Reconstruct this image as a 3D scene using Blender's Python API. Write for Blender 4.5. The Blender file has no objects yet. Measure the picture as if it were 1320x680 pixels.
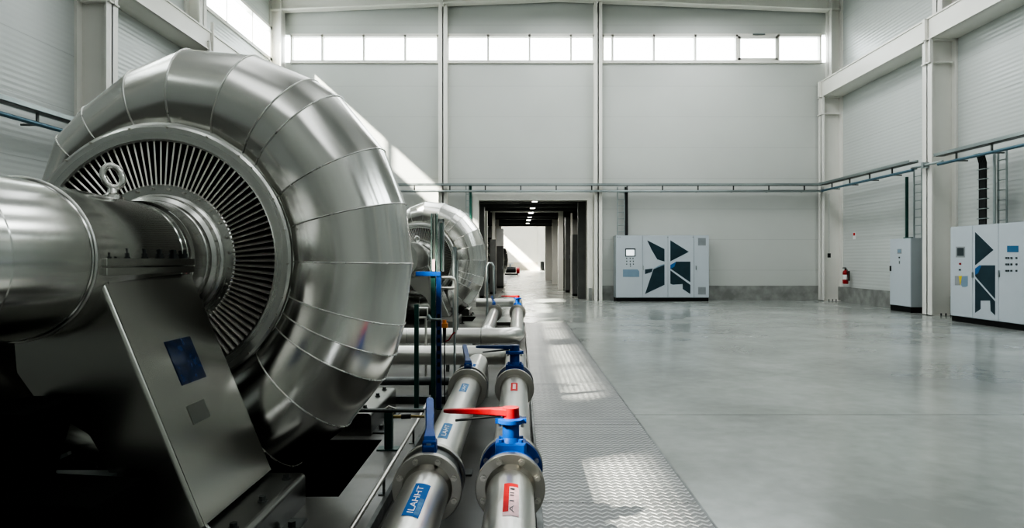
import bpy, math, random
from math import pi, sin, cos, radians as R
from mathutils import Vector, Matrix
random.seed(4)
scene = bpy.context.scene
col = scene.collection
F = 880.0; VX, VY = 670.0, 334.0; H = 1.4
def PX(px, Y): return (px - VX) * Y / F
def PZ(py, Y): return H + (VY - py) * Y / F

# ------------------------------------------------------------------ materials
def nt(name):
    m = bpy.data.materials.new(name); m.use_nodes = True
    t = m.node_tree
    return m, t, t.nodes['Principled BSDF']
def N(t, ty, **kw):
    n = t.nodes.new(ty)
    for k, v in kw.items():
        if k.startswith('i_'):
            key = k[2:]; key = int(key) if key.isdigit() else key.replace('_', ' ')
            n.inputs[key].default_value = v
        else: setattr(n, k, v)
    return n
def coords(t, scale=(1, 1, 1), kind='Object'):
    tc = N(t, 'ShaderNodeTexCoord'); mp = N(t, 'ShaderNodeMapping')
    mp.inputs['Scale'].default_value = scale
    t.links.new(tc.outputs[kind], mp.inputs['Vector'])
    return mp.outputs['Vector']
def ramp(t, src, p0, c0, p1, c1):
    r = N(t, 'ShaderNodeValToRGB'); e = r.color_ramp.elements
    e[0].position = p0; e[0].color = c0 if len(c0) == 4 else (*c0, 1)
    e[1].position = p1; e[1].color = c1 if len(c1) == 4 else (*c1, 1)
    t.links.new(src, r.inputs['Fac']); return r.outputs['Color']
def g(v): return (v, v, v, 1)

def metal(name, c, rough, var=.12, streak=(2, 2, 2), bump=.02, dirt=.25):
    m, t, b = nt(name); v = coords(t, streak)
    n1 = N(t, 'ShaderNodeTexNoise', i_Scale=3.0, i_Detail=2.0); t.links.new(v, n1.inputs['Vector'])
    n2 = N(t, 'ShaderNodeTexNoise', i_Scale=1.1, i_Detail=0.0); t.links.new(coords(t), n2.inputs['Vector'])
    lo = tuple(x * (1 - dirt) for x in c)
    t.links.new(ramp(t, n2.outputs['Fac'], .35, lo, .65, c), b.inputs['Base Color'])
    t.links.new(ramp(t, n1.outputs['Fac'], .3, g(max(rough - var, .05)), .7, g(rough + var)), b.inputs['Roughness'])
    b.inputs['Metallic'].default_value = 1
    if bump:
        bp = N(t, 'ShaderNodeBump', i_Strength=bump, i_Distance=.02)
        n3 = N(t, 'ShaderNodeTexNoise', i_Scale=2.2, i_Detail=2.0); t.links.new(coords(t), n3.inputs['Vector'])
        t.links.new(n3.outputs['Fac'], bp.inputs['Height']); t.links.new(bp.outputs['Normal'], b.inputs['Normal'])
    return m
def brushed(name, c, rough, var=.06, k=9.0, amp=.12, az=1.4):
    """stainless sheet brushed round the machine axis: grain follows radius and length"""
    m, t, b = nt(name)
    tc = N(t, 'ShaderNodeTexCoord'); s = N(t, 'ShaderNodeSeparateXYZ'); t.links.new(tc.outputs['Object'], s.inputs[0])
    z = N(t, 'ShaderNodeMath', operation='SUBTRACT', i_1=az); t.links.new(s.outputs['Z'], z.inputs[0])
    x2 = N(t, 'ShaderNodeMath', operation='MULTIPLY'); t.links.new(s.outputs['X'], x2.inputs[0]); t.links.new(s.outputs['X'], x2.inputs[1])
    z2 = N(t, 'ShaderNodeMath', operation='MULTIPLY_ADD'); t.links.new(z.outputs[0], z2.inputs[0]); t.links.new(z.outputs[0], z2.inputs[1]); t.links.new(x2.outputs[0], z2.inputs[2])
    rh = N(t, 'ShaderNodeMath', operation='SQRT'); t.links.new(z2.outputs[0], rh.inputs[0])
    cb = N(t, 'ShaderNodeCombineXYZ'); t.links.new(rh.outputs[0], cb.inputs[0]); t.links.new(s.outputs['Y'], cb.inputs[1])
    n = N(t, 'ShaderNodeTexNoise', i_Scale=k, i_Detail=3.0); t.links.new(cb.outputs[0], n.inputs['Vector'])
    n2 = N(t, 'ShaderNodeTexNoise', i_Scale=.9, i_Detail=.0); t.links.new(tc.outputs['Object'], n2.inputs['Vector'])
    mx = N(t, 'ShaderNodeMath', operation='ADD'); t.links.new(n.outputs['Fac'], mx.inputs[0]); t.links.new(n2.outputs['Fac'], mx.inputs[1])
    t.links.new(ramp(t, mx.outputs[0], .7, tuple(q * (1 - amp) for q in c), 1.3, c), b.inputs['Base Color'])
    r = N(t, 'ShaderNodeMapRange', i_1=.7, i_2=1.3, i_3=rough - var, i_4=rough + var); t.links.new(mx.outputs[0], r.inputs[0]); t.links.new(r.outputs[0], b.inputs['Roughness'])
    b.inputs['Metallic'].default_value = 1
    return m
def paint(name, c, rough=.4, metallic=0, var=.08, scale=4, spec=.5):
    m, t, b = nt(name)
    n = N(t, 'ShaderNodeTexNoise', i_Scale=float(scale), i_Detail=4.0); t.links.new(coords(t), n.inputs['Vector'])
    t.links.new(ramp(t, n.outputs['Fac'], .35, tuple(x * (1 - var) for x in c), .65, c), b.inputs['Base Color'])
    b.inputs['Roughness'].default_value = rough; b.inputs['Metallic'].default_value = metallic
    b.inputs['Specular IOR Level'].default_value = spec
    return m
def emit(name, c, s):
    m, t, b = nt(name)
    n = N(t, 'ShaderNodeTexNoise', i_Scale=2.0); t.links.new(coords(t), n.inputs['Vector'])
    t.links.new(ramp(t, n.outputs['Fac'], 0, tuple(x * .95 for x in c), 1, c), b.inputs['Emission Color'])
    b.inputs['Emission Strength'].default_value = s; b.inputs['Base Color'].default_value = (*c, 1)
    return m

def panel_wall(name, c, ribs, joint=1.05, off=.03):
    """painted sandwich panels: horizontal joints, faint ribs"""
    m, t, b = nt(name)
    tc = N(t, 'ShaderNodeTexCoord'); s = N(t, 'ShaderNodeSeparateXYZ'); t.links.new(tc.outputs['Object'], s.inputs[0])
    def math_(op, a, bb=None):
        n = N(t, 'ShaderNodeMath', operation=op)
        for i, x in enumerate((a, bb)):
            if x is None: continue
            if isinstance(x, (int, float)): n.inputs[i].default_value = x
            else: t.links.new(x, n.inputs[i])
        return n.outputs[0]
    z = s.outputs['Z']
    j = math_('FRACT', math_('DIVIDE', math_('ADD', z, off), joint))
    jm = math_('LESS_THAN', j, .014)
    rb = math_('PINGPONG', z, .05)
    rb = math_('MULTIPLY', rb, ribs)
    hgt = math_('SUBTRACT', rb, math_('MULTIPLY', jm, .25))
    bp = N(t, 'ShaderNodeBump', i_Strength=.35, i_Distance=.02); t.links.new(hgt, bp.inputs['Height'])
    t.links.new(bp.outputs['Normal'], b.inputs['Normal'])
    n = N(t, 'ShaderNodeTexNoise', i_Scale=.5, i_Detail=3.0); t.links.new(coords(t), n.inputs['Vector'])
    cc = ramp(t, n.outputs['Fac'], .3, tuple(x * .94 for x in c), .7, c)
    mx = N(t, 'ShaderNodeMix', data_type='RGBA'); t.links.new(math_('MULTIPLY', jm, .28), mx.inputs['Factor'])
    t.links.new(cc, mx.inputs['A']); mx.inputs['B'].default_value = (.25, .26, .26, 1)
    t.links.new(mx.outputs['Result'], b.inputs['Base Color'])
    b.inputs['Roughness'].default_value = .42 if ribs < 1 else .28; b.inputs['Specular IOR Level'].default_value = .45; bp.inputs['Strength'].default_value = .35 if ribs < 1 else .8
    return m
def floor_mat(name, c, dark=.7, r0=.10, r1=.26, joints=True):
    m, t, b = nt(name)
    v = coords(t)
    n1 = N(t, 'ShaderNodeTexNoise', i_Scale=.45, i_Detail=7.0, i_Roughness=.56, i_Distortion=.4); t.links.new(v, n1.inputs['Vector'])
    n2 = N(t, 'ShaderNodeTexNoise', i_Scale=7.0, i_Detail=6.0); t.links.new(v, n2.inputs['Vector'])
    a = N(t, 'ShaderNodeMath', operation='MULTIPLY_ADD', i_1=.25); t.links.new(n2.outputs['Fac'], a.inputs[0]); t.links.new(n1.outputs['Fac'], a.inputs[2])
    cc = ramp(t, a.outputs[0], .48, tuple(x * dark for x in c), .8, c)
    s = N(t, 'ShaderNodeSeparateXYZ'); t.links.new(v, s.inputs[0])
    if joints:
        def line(o, off, per, w=.018):
            q = N(t, 'ShaderNodeMath', operation='SUBTRACT', i_1=off); t.links.new(o, q.inputs[0])
            d = N(t, 'ShaderNodeMath', operation='DIVIDE', i_1=per); t.links.new(q.outputs[0], d.inputs[0])
            f = N(t, 'ShaderNodeMath', operation='FRACT'); t.links.new(d.outputs[0], f.inputs[0])
            l = N(t, 'ShaderNodeMath', operation='LESS_THAN', i_1=w / per); t.links.new(f.outputs[0], l.inputs[0]); return l.outputs[0]
        mm = N(t, 'ShaderNodeMath', operation='MAXIMUM'); t.links.new(line(s.outputs['Y'], 6.15, 12.3), mm.inputs[0]); t.links.new(line(s.outputs['X'], 5.4 + 6, 12.), mm.inputs[1])
        mx = N(t, 'ShaderNodeMix', data_type='RGBA'); t.links.new(mm.outputs[0], mx.inputs['Factor'])
        t.links.new(cc, mx.inputs['A']); mx.inputs['B'].default_value = (.06, .065, .06, 1); cc = mx.outputs['Result']
    t.links.new(cc, b.inputs['Base Color'])
    n3 = N(t, 'ShaderNodeTexNoise', i_Scale=.8, i_Detail=2.0); t.links.new(v, n3.inputs['Vector'])
    t.links.new(ramp(t, n3.outputs['Fac'], .35, g(r0), .65, g(r1)), b.inputs['Roughness'])
    b.inputs['Specular IOR Level'].default_value = .65
    return m
def plate_mat():
    m, t, b = nt('chequer_plate'); v = coords(t)
    s = N(t, 'ShaderNodeSeparateXYZ'); t.links.new(v, s.inputs[0])
    pp = N(t, 'ShaderNodeMath', operation='PINGPONG', i_1=.03); t.links.new(s.outputs['X'], pp.inputs[0])
    ad = N(t, 'ShaderNodeMath', operation='MULTIPLY_ADD', i_1=.9); t.links.new(pp.outputs[0], ad.inputs[0]); t.links.new(s.outputs['Y'], ad.inputs[2])
    ml = N(t, 'ShaderNodeMath', operation='MULTIPLY', i_1=2 * pi / .055); t.links.new(ad.outputs[0], ml.inputs[0])
    sn = N(t, 'ShaderNodeMath', operation='SINE'); t.links.new(ml.outputs[0], sn.inputs[0])
    hh = ramp(t, sn.outputs[0], .15, g(0), .7, g(1))
    bp = N(t, 'ShaderNodeBump', i_Strength=1.0, i_Distance=.008); t.links.new(hh, bp.inputs['Height']); t.links.new(bp.outputs['Normal'], b.inputs['Normal'])
    n = N(t, 'ShaderNodeTexNoise', i_Scale=2.0, i_Detail=5.0); t.links.new(v, n.inputs['Vector'])
    c1 = ramp(t, n.outputs['Fac'], .3, (.36, .365, .36), .7, (.48, .485, .475))
    mx = N(t, 'ShaderNodeMix', data_type='RGBA', blend_type='MULTIPLY'); mx.inputs['Factor'].default_value = 1
    t.links.new(c1, mx.inputs['A']); t.links.new(ramp(t, sn.outputs[0], .2, g(.38), .75, g(1)), mx.inputs['B'])
    t.links.new(mx.outputs['Result'], b.inputs['Base Color'])
    b.inputs['Metallic'].default_value = .55; b.inputs['Roughness'].default_value = .38
    return m
def pane_mat():
    m = bpy.data.materials.new('window_glass'); m.use_nodes = True; t = m.node_tree
    t.nodes.clear(); o = N(t, 'ShaderNodeOutputMaterial'); tr = N(t, 'ShaderNodeBsdfTransparent'); gl = N(t, 'ShaderNodeBsdfGlossy', i_Roughness=.03)
    n = N(t, 'ShaderNodeTexNoise', i_Scale=1.0); t.links.new(coords(t), n.inputs['Vector'])
    t.links.new(ramp(t, n.outputs['Fac'], 0, (.93, .96, .95), 1, (.97, .98, .98)), tr.inputs['Color'])
    mx = N(t, 'ShaderNodeMixShader', i_0=.06); t.links.new(tr.outputs[0], mx.inputs[1]); t.links.new(gl.outputs[0], mx.inputs[2]); t.links.new(mx.outputs[0], o.inputs[0])
    return m

M = dict(
    steel=brushed('brushed_steel', (.68, .675, .645), .20),
    shaft=brushed('shaft_steel', (.62, .625, .60), .16, .03, 5.0, .15),
    ring=brushed('ring_steel', (.60, .60, .575), .27, .05, 14.0, .15),
    leg=metal('leg_steel', (.46, .46, .43), .25, .0, (3, 1, .6), .0, .14),
    pipe=metal('pipe_steel', (.66, .65, .615), .31, .0, (3, 1, 3), .0, .05),
    flange=metal('flange_steel', (.44, .425, .39), .36, .06, (4, 4, 4), .0, .15),
    galv=metal('galvanised_steel', (.42, .47, .47), .42, .08, (4, 4, 4), .0, .2),
    dsteel=metal('dark_steel', (.16, .17, .165), .42, .1, (3, 3, 3), .05, .4),
    bolt=metal('bolt_steel', (.62, .60, .56), .35, .05, (9, 9, 9), 0, .2),
    vane=metal('vane_steel', (.82, .80, .75), .42, .05, (4, 4, 4), 0, .1),
    frame=paint('cream_paint', (.84, .83, .77), .4, var=.05, scale=1),
    column=paint('column_paint', (.80, .79, .74), .38, var=.05, scale=1),
    wallp=panel_wall('wall_panels', (.59, .61, .58), .25),
    ribp=panel_wall('ribbed_panels', (.58, .61, .59), 4.0),
    conc=paint('raw_concrete', (.33, .34, .32), .75, var=.35, scale=3),
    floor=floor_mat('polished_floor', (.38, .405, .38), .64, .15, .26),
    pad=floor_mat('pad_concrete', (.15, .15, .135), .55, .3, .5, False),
    plate=plate_mat(), glass=pane_mat(),
    roof=paint('roof_deck', (.80, .80, .78), .6, var=.1, scale=1),
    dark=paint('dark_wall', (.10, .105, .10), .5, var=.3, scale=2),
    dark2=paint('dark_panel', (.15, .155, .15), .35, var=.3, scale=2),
    black=paint('black_paint', (.008, .009, .009), .5, var=.3, scale=5, spec=.3),
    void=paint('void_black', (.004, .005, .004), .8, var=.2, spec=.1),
    blue=paint('valve_blue', (.004, .07, .32), .4, var=.25, scale=14, spec=.3),
    dblue=paint('deep_blue', (.008, .04, .16), .35, var=.25, scale=14),
    red=paint('lever_red', (.36, .008, .012), .33, var=.2, scale=14),
    green=paint('post_green', (.02, .085, .07), .4, .2, var=.25, scale=8),
    lgreen=paint('cable_green', (.04, .20, .15), .45, var=.2, scale=9),
    teal=paint('tray_blue', (.10, .19, .24), .4, .4, var=.2, scale=8),
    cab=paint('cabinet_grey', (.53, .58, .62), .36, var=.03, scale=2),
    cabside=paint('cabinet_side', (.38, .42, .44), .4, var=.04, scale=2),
    navy=paint('graphic_navy', (.022, .055, .072), .3, var=.25, scale=3),
    gblue=paint('graphic_blue', (.03, .15, .38), .3, var=.3, scale=3),
    seam=paint('gap_grey', (.25, .27, .28), .6),
    screen=emit('screen_white', (.85, .92, .95), .9),
    dscreen=paint('screen_dark', (.06, .075, .08), .2),
    bscreen=paint('screen_blue', (.05, .16, .30), .2),
    plateb=paint('plate_blue', (.23, .33, .42), .3),
    lblue=paint('label_blue', (.003, .12, .40), .6, var=.1, scale=30, spec=.2),
    fblue=paint('label_faded', (.09, .25, .48), .6, var=.3, scale=40, spec=.2),
    lred=paint('label_red', (.60, .02, .02), .6, var=.1, scale=30, spec=.2),
    pink=paint('label_pink', (.80, .50, .52), .4, var=.15, scale=30),
    white=paint('white_ink', (.85, .86, .86), .4, var=.05),
    beam=metal('beam_steel', (.27, .275, .26), .3, .0, (3, 3, 3), 0, .1),
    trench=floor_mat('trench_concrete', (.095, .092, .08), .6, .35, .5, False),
    brass=metal('brass', (.35, .28, .12), .4),
    yellow=paint('sticker_yellow', (.75, .60, .05), .4),
    grey=paint('sticker_grey', (.30, .32, .33), .4),
    orange=paint('orange_plastic', (.75, .28, .06), .4),
    rubber=paint('rubber_black', (.015, .018, .018), .55),
    lamp=emit('lamp_glow', (1, .98, .9), 6.0),
    nameplate=paint('nameplate_blue', (.012, .05, .17), .15, .3, var=.75, scale=14),
    tubegl=paint('sight_tube', (.30, .45, .41), .12, .5),
)

# ------------------------------------------------------------------ mesh builder
class MB:
    def __init__(s): s.v = []; s.f = []; s.sm = []; s.mi = []
    def add(s, vs, fs, smooth=False, mi=0):
        o = len(s.v); s.v += [tuple(v) for v in vs]
        for f in fs: s.f.append(tuple(i + o for i in f)); s.sm.append(smooth); s.mi.append(mi)
        return s
    def box(s, x0, x1, y0, y1, z0, z1, mi=0):
        vs = [(x, y, z) for x in (x0, x1) for y in (y0, y1) for z in (z0, z1)]
        return s.add(vs, [(0, 1, 3, 2), (4, 6, 7, 5), (0, 4, 5, 1), (2, 3, 7, 6), (0, 2, 6, 4), (1, 5, 7, 3)], mi=mi)
    def obox(s, c, size, rot):
        h = [q / 2 for q in size]
        vs = [rot @ Vector((x, y, z)) + Vector(c) for x in (-h[0], h[0]) for y in (-h[1], h[1]) for z in (-h[2], h[2])]
        return s.add(vs, [(0, 1, 3, 2), (4, 6, 7, 5), (0, 4, 5, 1), (2, 3, 7, 6), (0, 2, 6, 4), (1, 5, 7, 3)])
    def prism(s, poly, a0, a1, axis='y'):
        """poly 2D points extruded along axis"""
        n = len(poly)
        def P(p, a):
            return {'y': (p[0], a, p[1]), 'x': (a, p[0], p[1]), 'z': (p[0], p[1], a)}[axis]
        vs = [P(p, a0) for p in poly] + [P(p, a1) for p in poly]
        fs = [tuple(range(n)), tuple(range(2 * n - 1, n - 1, -1))] + [(i, n + i, n + (i + 1) % n, (i + 1) % n) for i in range(n)]
        return s.add(vs, fs)
    def cyl(s, p0, p1, r0, r1=None, n=20, caps=True, smooth=True):
        r1 = r0 if r1 is None else r1
        p0, p1 = Vector(p0), Vector(p1); d = (p1 - p0).normalized()
        u = d.orthogonal().normalized(); w = d.cross(u)
        vs = [p0 + (u * cos(2 * pi * i / n) + w * sin(2 * pi * i / n)) * r0 for i in range(n)] + \
             [p1 + (u * cos(2 * pi * i / n) + w * sin(2 * pi * i / n)) * r1 for i in range(n)]
        s.add(vs, [(i, (i + 1) % n, n + (i + 1) % n, n + i) for i in range(n)], smooth)
        if caps:
            s.add(vs[:n], [tuple(range(n - 1, -1, -1))]); s.add(vs[n:], [tuple(range(n))])
        return s
    def tube(s, pts, r, n=12, closed=False, caps=True):
        pts = [Vector(p) for p in pts]; m = len(pts); vs = []
        prev = None
        for i, p in enumerate(pts):
            a = pts[(i - 1) % m] if (closed or i) else p; b = pts[(i + 1) % m] if (closed or i < m - 1) else p
            d = (b - a).normalized()
            if prev is None: u = d.orthogonal().normalized()
            else: u = (prev - d * prev.dot(d)).normalized()
            prev = u; w = d.cross(u)
            rr = r[i] if isinstance(r, (list, tuple)) else r
            vs += [p + (u * cos(2 * pi * k / n) + w * sin(2 * pi * k / n)) * rr for k in range(n)]
        fs = []
        for i in range(m if closed else m - 1):
            j = (i + 1) % m
            fs += [(i * n + k, i * n + (k + 1) % n, j * n + (k + 1) % n, j * n + k) for k in range(n)]
        s.add(vs, fs, True)
        if caps and not closed:
            s.add(vs[:n], [tuple(range(n - 1, -1, -1))]); s.add(vs[-n:], [tuple(range(n))])
        return s
    def lathe(s, prof, c=(0, 0, 0), axis='y', n=64, sharp=True, a0=0, a1=2 * pi):
        """prof list of (radius, axial); each profile band has its own verts so edges stay crisp"""
        full = abs(a1 - a0 - 2 * pi) < 1e-6
        def P(r, a, t):
            if axis == 'y': return (c[0] + r * cos(t), c[1] + a, c[2] + r * sin(t))
            if axis == 'z': return (c[0] + r * cos(t), c[1] + r * sin(t), c[2] + a)
            return (c[0] + a, c[1] + r * cos(t), c[2] + r * sin(t))
        k = n if full else n + 1
        ang = [a0 + (a1 - a0) * i / n for i in range(k)]
        for (r0, b0), (r1, b1) in zip(prof[:-1], prof[1:]):
            vs = [P(r0, b0, t) for t in ang] + [P(r1, b1, t) for t in ang]
            s.add(vs, [(i, (i + 1) % k, k + (i + 1) % k, k + i) for i in range(n)], True)
        return s
    def build(s, name, mat, parent=None, bevel=0, weld=False):
        me = bpy.data.meshes.new(name); me.from_pydata(s.v, [], s.f)
        mats = mat if isinstance(mat, (list, tuple)) else [mat]
        for m_ in mats: me.materials.append(m_)
        me.polygons.foreach_set('use_smooth', s.sm); me.polygons.foreach_set('material_index', s.mi); me.update()
        o = bpy.data.objects.new(name, me); col.objects.link(o)
        if parent: o.parent = parent
        if bevel:
            md = o.modifiers.new('bevel', 'BEVEL'); md.width = bevel; md.segments = 2; md.limit_method = 'ANGLE'; md.angle_limit = R(40)
        return o
def tag(o, label, cat, group=None):
    o['label'] = label; o['category'] = cat
    if group: o['group'] = group
    return o
def empty(name, loc, label, cat, group=None, rz=0):
    o = bpy.data.objects.new(name, None); o.location = loc; o.rotation_euler.z = rz; o.empty_display_size = .1; col.objects.link(o)
    return tag(o, label, cat, group)
def struct(o): o['kind'] = 'structure'; return o
def copy_tree(o, parent=None, skip=()):
    c = o.copy(); col.objects.link(c)
    if parent: c.parent = parent
    for ch in list(o.children):
        if ch.name.split('.')[0] not in skip: copy_tree(ch, c, skip)
    return c
def hexa(mb, c, r, h, axis):
    """hexagon bolt head standing on point c along axis vector"""
    a = Vector(axis).normalized()
    return mb.cyl(c, Vector(c) + a * h, r, r, n=6, smooth=False)

# ------------------------------------------------------------------ room shell
XL, XR, YB, YF = -8.42, 10.85, 23.4, -7.0
WZ0, WZ1 = 8.15, 9.08
OX0, OX1, OZ = -1.4, 2.3, 3.41
def cells(xs, ys, skip, z, mb):
    for i in range(len(xs) - 1):
        for j in range(len(ys) - 1):
            cx, cy = (xs[i] + xs[i + 1]) / 2, (ys[j] + ys[j + 1]) / 2
            if any(a < cx < b and c < cy < d for a, b, c, d in skip): continue
            mb.add([(xs[i], ys[j], z), (xs[i + 1], ys[j], z), (xs[i + 1], ys[j + 1], z), (xs[i], ys[j + 1], z)], [(0, 1, 2, 3)])
    return mb
SH = [0, 11.4, 37.0]                      # machines stand at these shifts along y
pits = [(-3.75, -1.07, 4.03 + s, 5.3 + s) for s in SH]
TR = (-.78, .12, 1.0, 15.2)               # shallow pipe trench
xs = sorted({-9, -3.75, -1.07, -.78, .12, 11.5}); ys = sorted({YF - .5, 1.0, 15.2, 90, *[p[2] for p in pits], *[p[3] for p in pits]})
fl = cells([x for x in xs if x >= -.78], ys, pits + [TR], 0, MB())
struct(fl.build('floor', M['floor']))
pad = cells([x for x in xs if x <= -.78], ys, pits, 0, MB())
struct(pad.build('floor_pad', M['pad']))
mb = MB()
a, b, c, d = TR; mb.add([(a, c, -.07), (b, c, -.07), (b, d, -.07), (a, d, -.07)], [(0, 1, 2, 3)])
mb.add([(a, c, -.07), (a, d, -.07), (a, d, 0), (a, c, 0)], [(0, 1, 2, 3)]); mb.add([(b, c, -.07), (b, d, -.07), (b, d, 0), (b, c, 0)], [(3, 2, 1, 0)])
mb.add([(a, d, -.07), (b, d, -.07), (b, d, 0), (a, d, 0)], [(0, 1, 2, 3)])
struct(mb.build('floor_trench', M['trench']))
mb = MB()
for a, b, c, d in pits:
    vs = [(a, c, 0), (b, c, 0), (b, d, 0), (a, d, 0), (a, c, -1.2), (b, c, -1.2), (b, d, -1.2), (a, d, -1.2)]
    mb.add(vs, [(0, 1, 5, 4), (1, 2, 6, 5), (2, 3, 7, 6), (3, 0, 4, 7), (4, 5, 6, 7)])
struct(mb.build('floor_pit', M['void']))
mb = MB(); mb.box(-.80, -.775, 1.0, 15.2, -.06, .008)
struct(mb.build('trim_1', M['dsteel']))

# back wall with hall opening and clerestory band
mb = MB(); T = .22
mb.box(XL - .3, OX0, YB, YB + T, 0, WZ0); mb.box(OX1, XR + .3, YB, YB + T, 0, WZ0)
mb.box(OX0, OX1, YB, YB + T, OZ, WZ0); mb.box(XL - .3, XR + .3, YB, YB + T, WZ1, 11.4)
struct(mb.build('wall_back', M['wallp']))
def side_wall(name, x0, x1, wins, mat, yf=YF, yb=YB, top=WZ1):
    WZ1 = top
    mb = MB(); mb.box(x0, x1, yf, yb, 0, WZ0); mb.box(x0, x1, yf, yb, WZ1, 11.4)
    y = yf
    for a, b in wins:
        if a > y: mb.box(x0, x1, y, a, WZ0, WZ1)
        y = b
    if y < yb: mb.box(x0, x1, y, yb, WZ0, WZ1)
    return struct(mb.build(name, mat))
lw = [(-4.5, -2.1), (-1.5, .3), (2.2, 6.6), (7.3, 11.0), (11.5, 16.9), (17.6, 23.3)]
side_wall('wall_left', XL - .2, XL, lw, M['ribp'], top=9.2)
side_wall('wall_right', XR, XR + .2, [(-5, 1), (2, 9)], M['ribp'])
mb = MB(); mb.box(XL - .3, XR + .3, YF - .2, YF, 0, 11.4); struct(mb.build('wall_front', M['wallp']))
mb = MB(); mb.box(XL - .9, XL - .2, YF, 17.2, 9.28, 9.36); struct(mb.build('sun_blocker', M['roof']))  # unseen overhang added outside the left windows to narrow the sun strip
# roof
PKX, PKZ, EZ = 1.3, 10.75, 10.35
mb = MB()
for xa, za, xb, zb in ((XL - .3, EZ, PKX, PKZ), (PKX, PKZ, XR + .3, EZ)):
    mb.prism([(xa, za), (xb, zb), (xb, zb + .2), (xa, za + .2)], YF - .2, YB + .3)
struct(mb.build('ceiling', M['roof']))
# clerestory window units, back wall
def mull(k): return PX(362.5 + 53.35 * k, YB)
secs = [(375, 565.5, 'left third'), (576.5, 766, 'middle'), (776, 1058, 'right')]
nwin = 0
for a, b, w in secs:
    nwin += 1
    xa, xb = PX(a, YB), PX(b, YB)
    f = MB(); y0, y1 = YB - .06, YB + .14
    f.box(xa, xb, y0, y1, WZ1 - .07, WZ1 + .03); f.box(xa, xb, y0 - .03, y1, WZ0 - .05, WZ0 + .05)
    f.box(xa, xa + .06, y0, y1, WZ0, WZ1); f.box(xb - .06, xb, y0, y1, WZ0, WZ1)
    for k in range(1, 14):
        x = mull(k)
        if xa + .15 < x < xb - .15: f.box(x - .035, x + .035, y0, y1, WZ0, WZ1)
    fo = struct(f.build('window_%d' % nwin, M['frame']))
    p = MB(); p.box(xa, xb, YB + .05, YB + .06, WZ0, WZ1); p.build('pane', M['glass'], fo)
    if b > 1000:
        s_ = MB(); x0, x1 = mull(11) + .04, mull(12) - .04
        for q in ((x0, x1, WZ1 - .15, WZ1 - .07), (x0, x1, WZ0 + .05, WZ0 + .12)): s_.box(q[0], q[1], YB - .1, YB + .0, q[2], q[3])
        s_.box(x0, x0 + .07, YB - .1, YB, WZ0 + .05, WZ1 - .07); s_.box(x1 - .07, x1, YB - .1, YB, WZ0 + .05, WZ1 - .07)
        s_.build('sash', M['frame'], fo)
        s_ = MB(); s_.box(x0 + .5, x0 + .9, YB - .12, YB - .06, WZ1 - .02, WZ1 + .02); s_.build('opener', M['galv'], fo)
for (a, b) in lw:
    nwin += 1
    f = MB(); x0, x1 = XL - .12, XL + .05; WT = 9.2
    f.box(x0, x1, a, b, WT - .05, WT + .04); f.box(x0, x1, a, b, WZ0 - .06, WZ0 + .04)
    n = max(1, round((b - a) / 1.8))
    for k in range(n + 1):
        y = a + (b - a) * k / n; f.box(x0, x1, y - .03, y + .03, WZ0, WT)
    fo = struct(f.build('window_%d' % nwin, M['frame']))
    p = MB(); p.box(XL - .06, XL - .05, a, b, WZ0, WT); p.build('pane', M['glass'], fo)
for (a, b) in [(-5, 1), (2, 9)]:
    nwin += 1
    f = MB(); f.box(XR - .05, XR + .12, a, b, WZ1 - .05, WZ1 + .04); f.box(XR - .05, XR + .12, a, b, WZ0 - .06, WZ0 + .04)
    for k in range(5):
        y = a + (b - a) * k / 4; f.box(XR - .05, XR + .12, y - .03, y + .03, WZ0, WZ1)
    fo = struct(f.build('window_%d' % nwin, M['frame']))
    p = MB(); p.box(XR + .05, XR + .06, a, b, WZ0, WZ1); p.build('pane', M['glass'], fo)

# concrete dado
mb = MB(); mb.box(OX1 + .5, XR, YB - .06, YB, 0, .48); mb.box(OX1 + .5, XR, YB - .04, YB, .48, .50)
struct(mb.build('baseboard_back', M['conc']))
mb = MB(); mb.box(XR - .08, XR, YF, YB - .06, 0, .48); struct(mb.build('baseboard_right', M['conc']))

# steel frame (all structure): wall posts on the back wall
ntrim = 1
def trim(mb, mat, bevel=0):
    global ntrim
    ntrim += 1
    return struct(mb.build('trim_%d' % ntrim, mat, bevel=bevel))
def i_post(mb, xa, xb, yf, yb, z0, z1):
    """H post with flange to the room"""
    mb.box(xa, xb, yf, yf + .03, z0, z1); mb.box(xa, xb, yb - .03, yb, z0, z1)
    xm = (xa + xb) / 2; mb.box(xm - .02, xm + .02, yf, yb, z0, z1)
def raf_z(x): return 10.17 - (abs(x - PKX) * (.37 / 9.1))
for a, b in ((565, 576.5), (766, 776.3)):
    xa, xb = PX(a, 23.1), PX(b, 23.1); mb = MB()
    i_post(mb, xa, xb, 23.1, YB, 0, raf_z((xa + xb) / 2)); trim(mb, M['frame'])
# rafter following the gable
mb = MB(); x0, x1 = XL, XR; zb = lambda x: raf_z(x)
poly = [(x0, zb(x0)), (PKX, zb(PKX)), (x1, zb(x1)), (x1, zb(x1) + .55), (PKX, zb(PKX) + .55), (x0, zb(x0) + .55)]
mb.prism(poly, 23.08, 23.12)
for dz, hh in ((0, .035),):
    mb.prism([(p, zb(p) + dz) for p in (x0, PKX, x1)] + [(p, zb(p) + dz + hh) for p in (x1, PKX, x0)], 22.92, 23.3)
for px in (703, 570, 770): mb.box(PX(px, 23) - .04, PX(px, 23) + .04, 22.9, 23.1, zb(PX(px, 23)) - .06, zb(0) + .5)
trim(mb, M['frame'])
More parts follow.
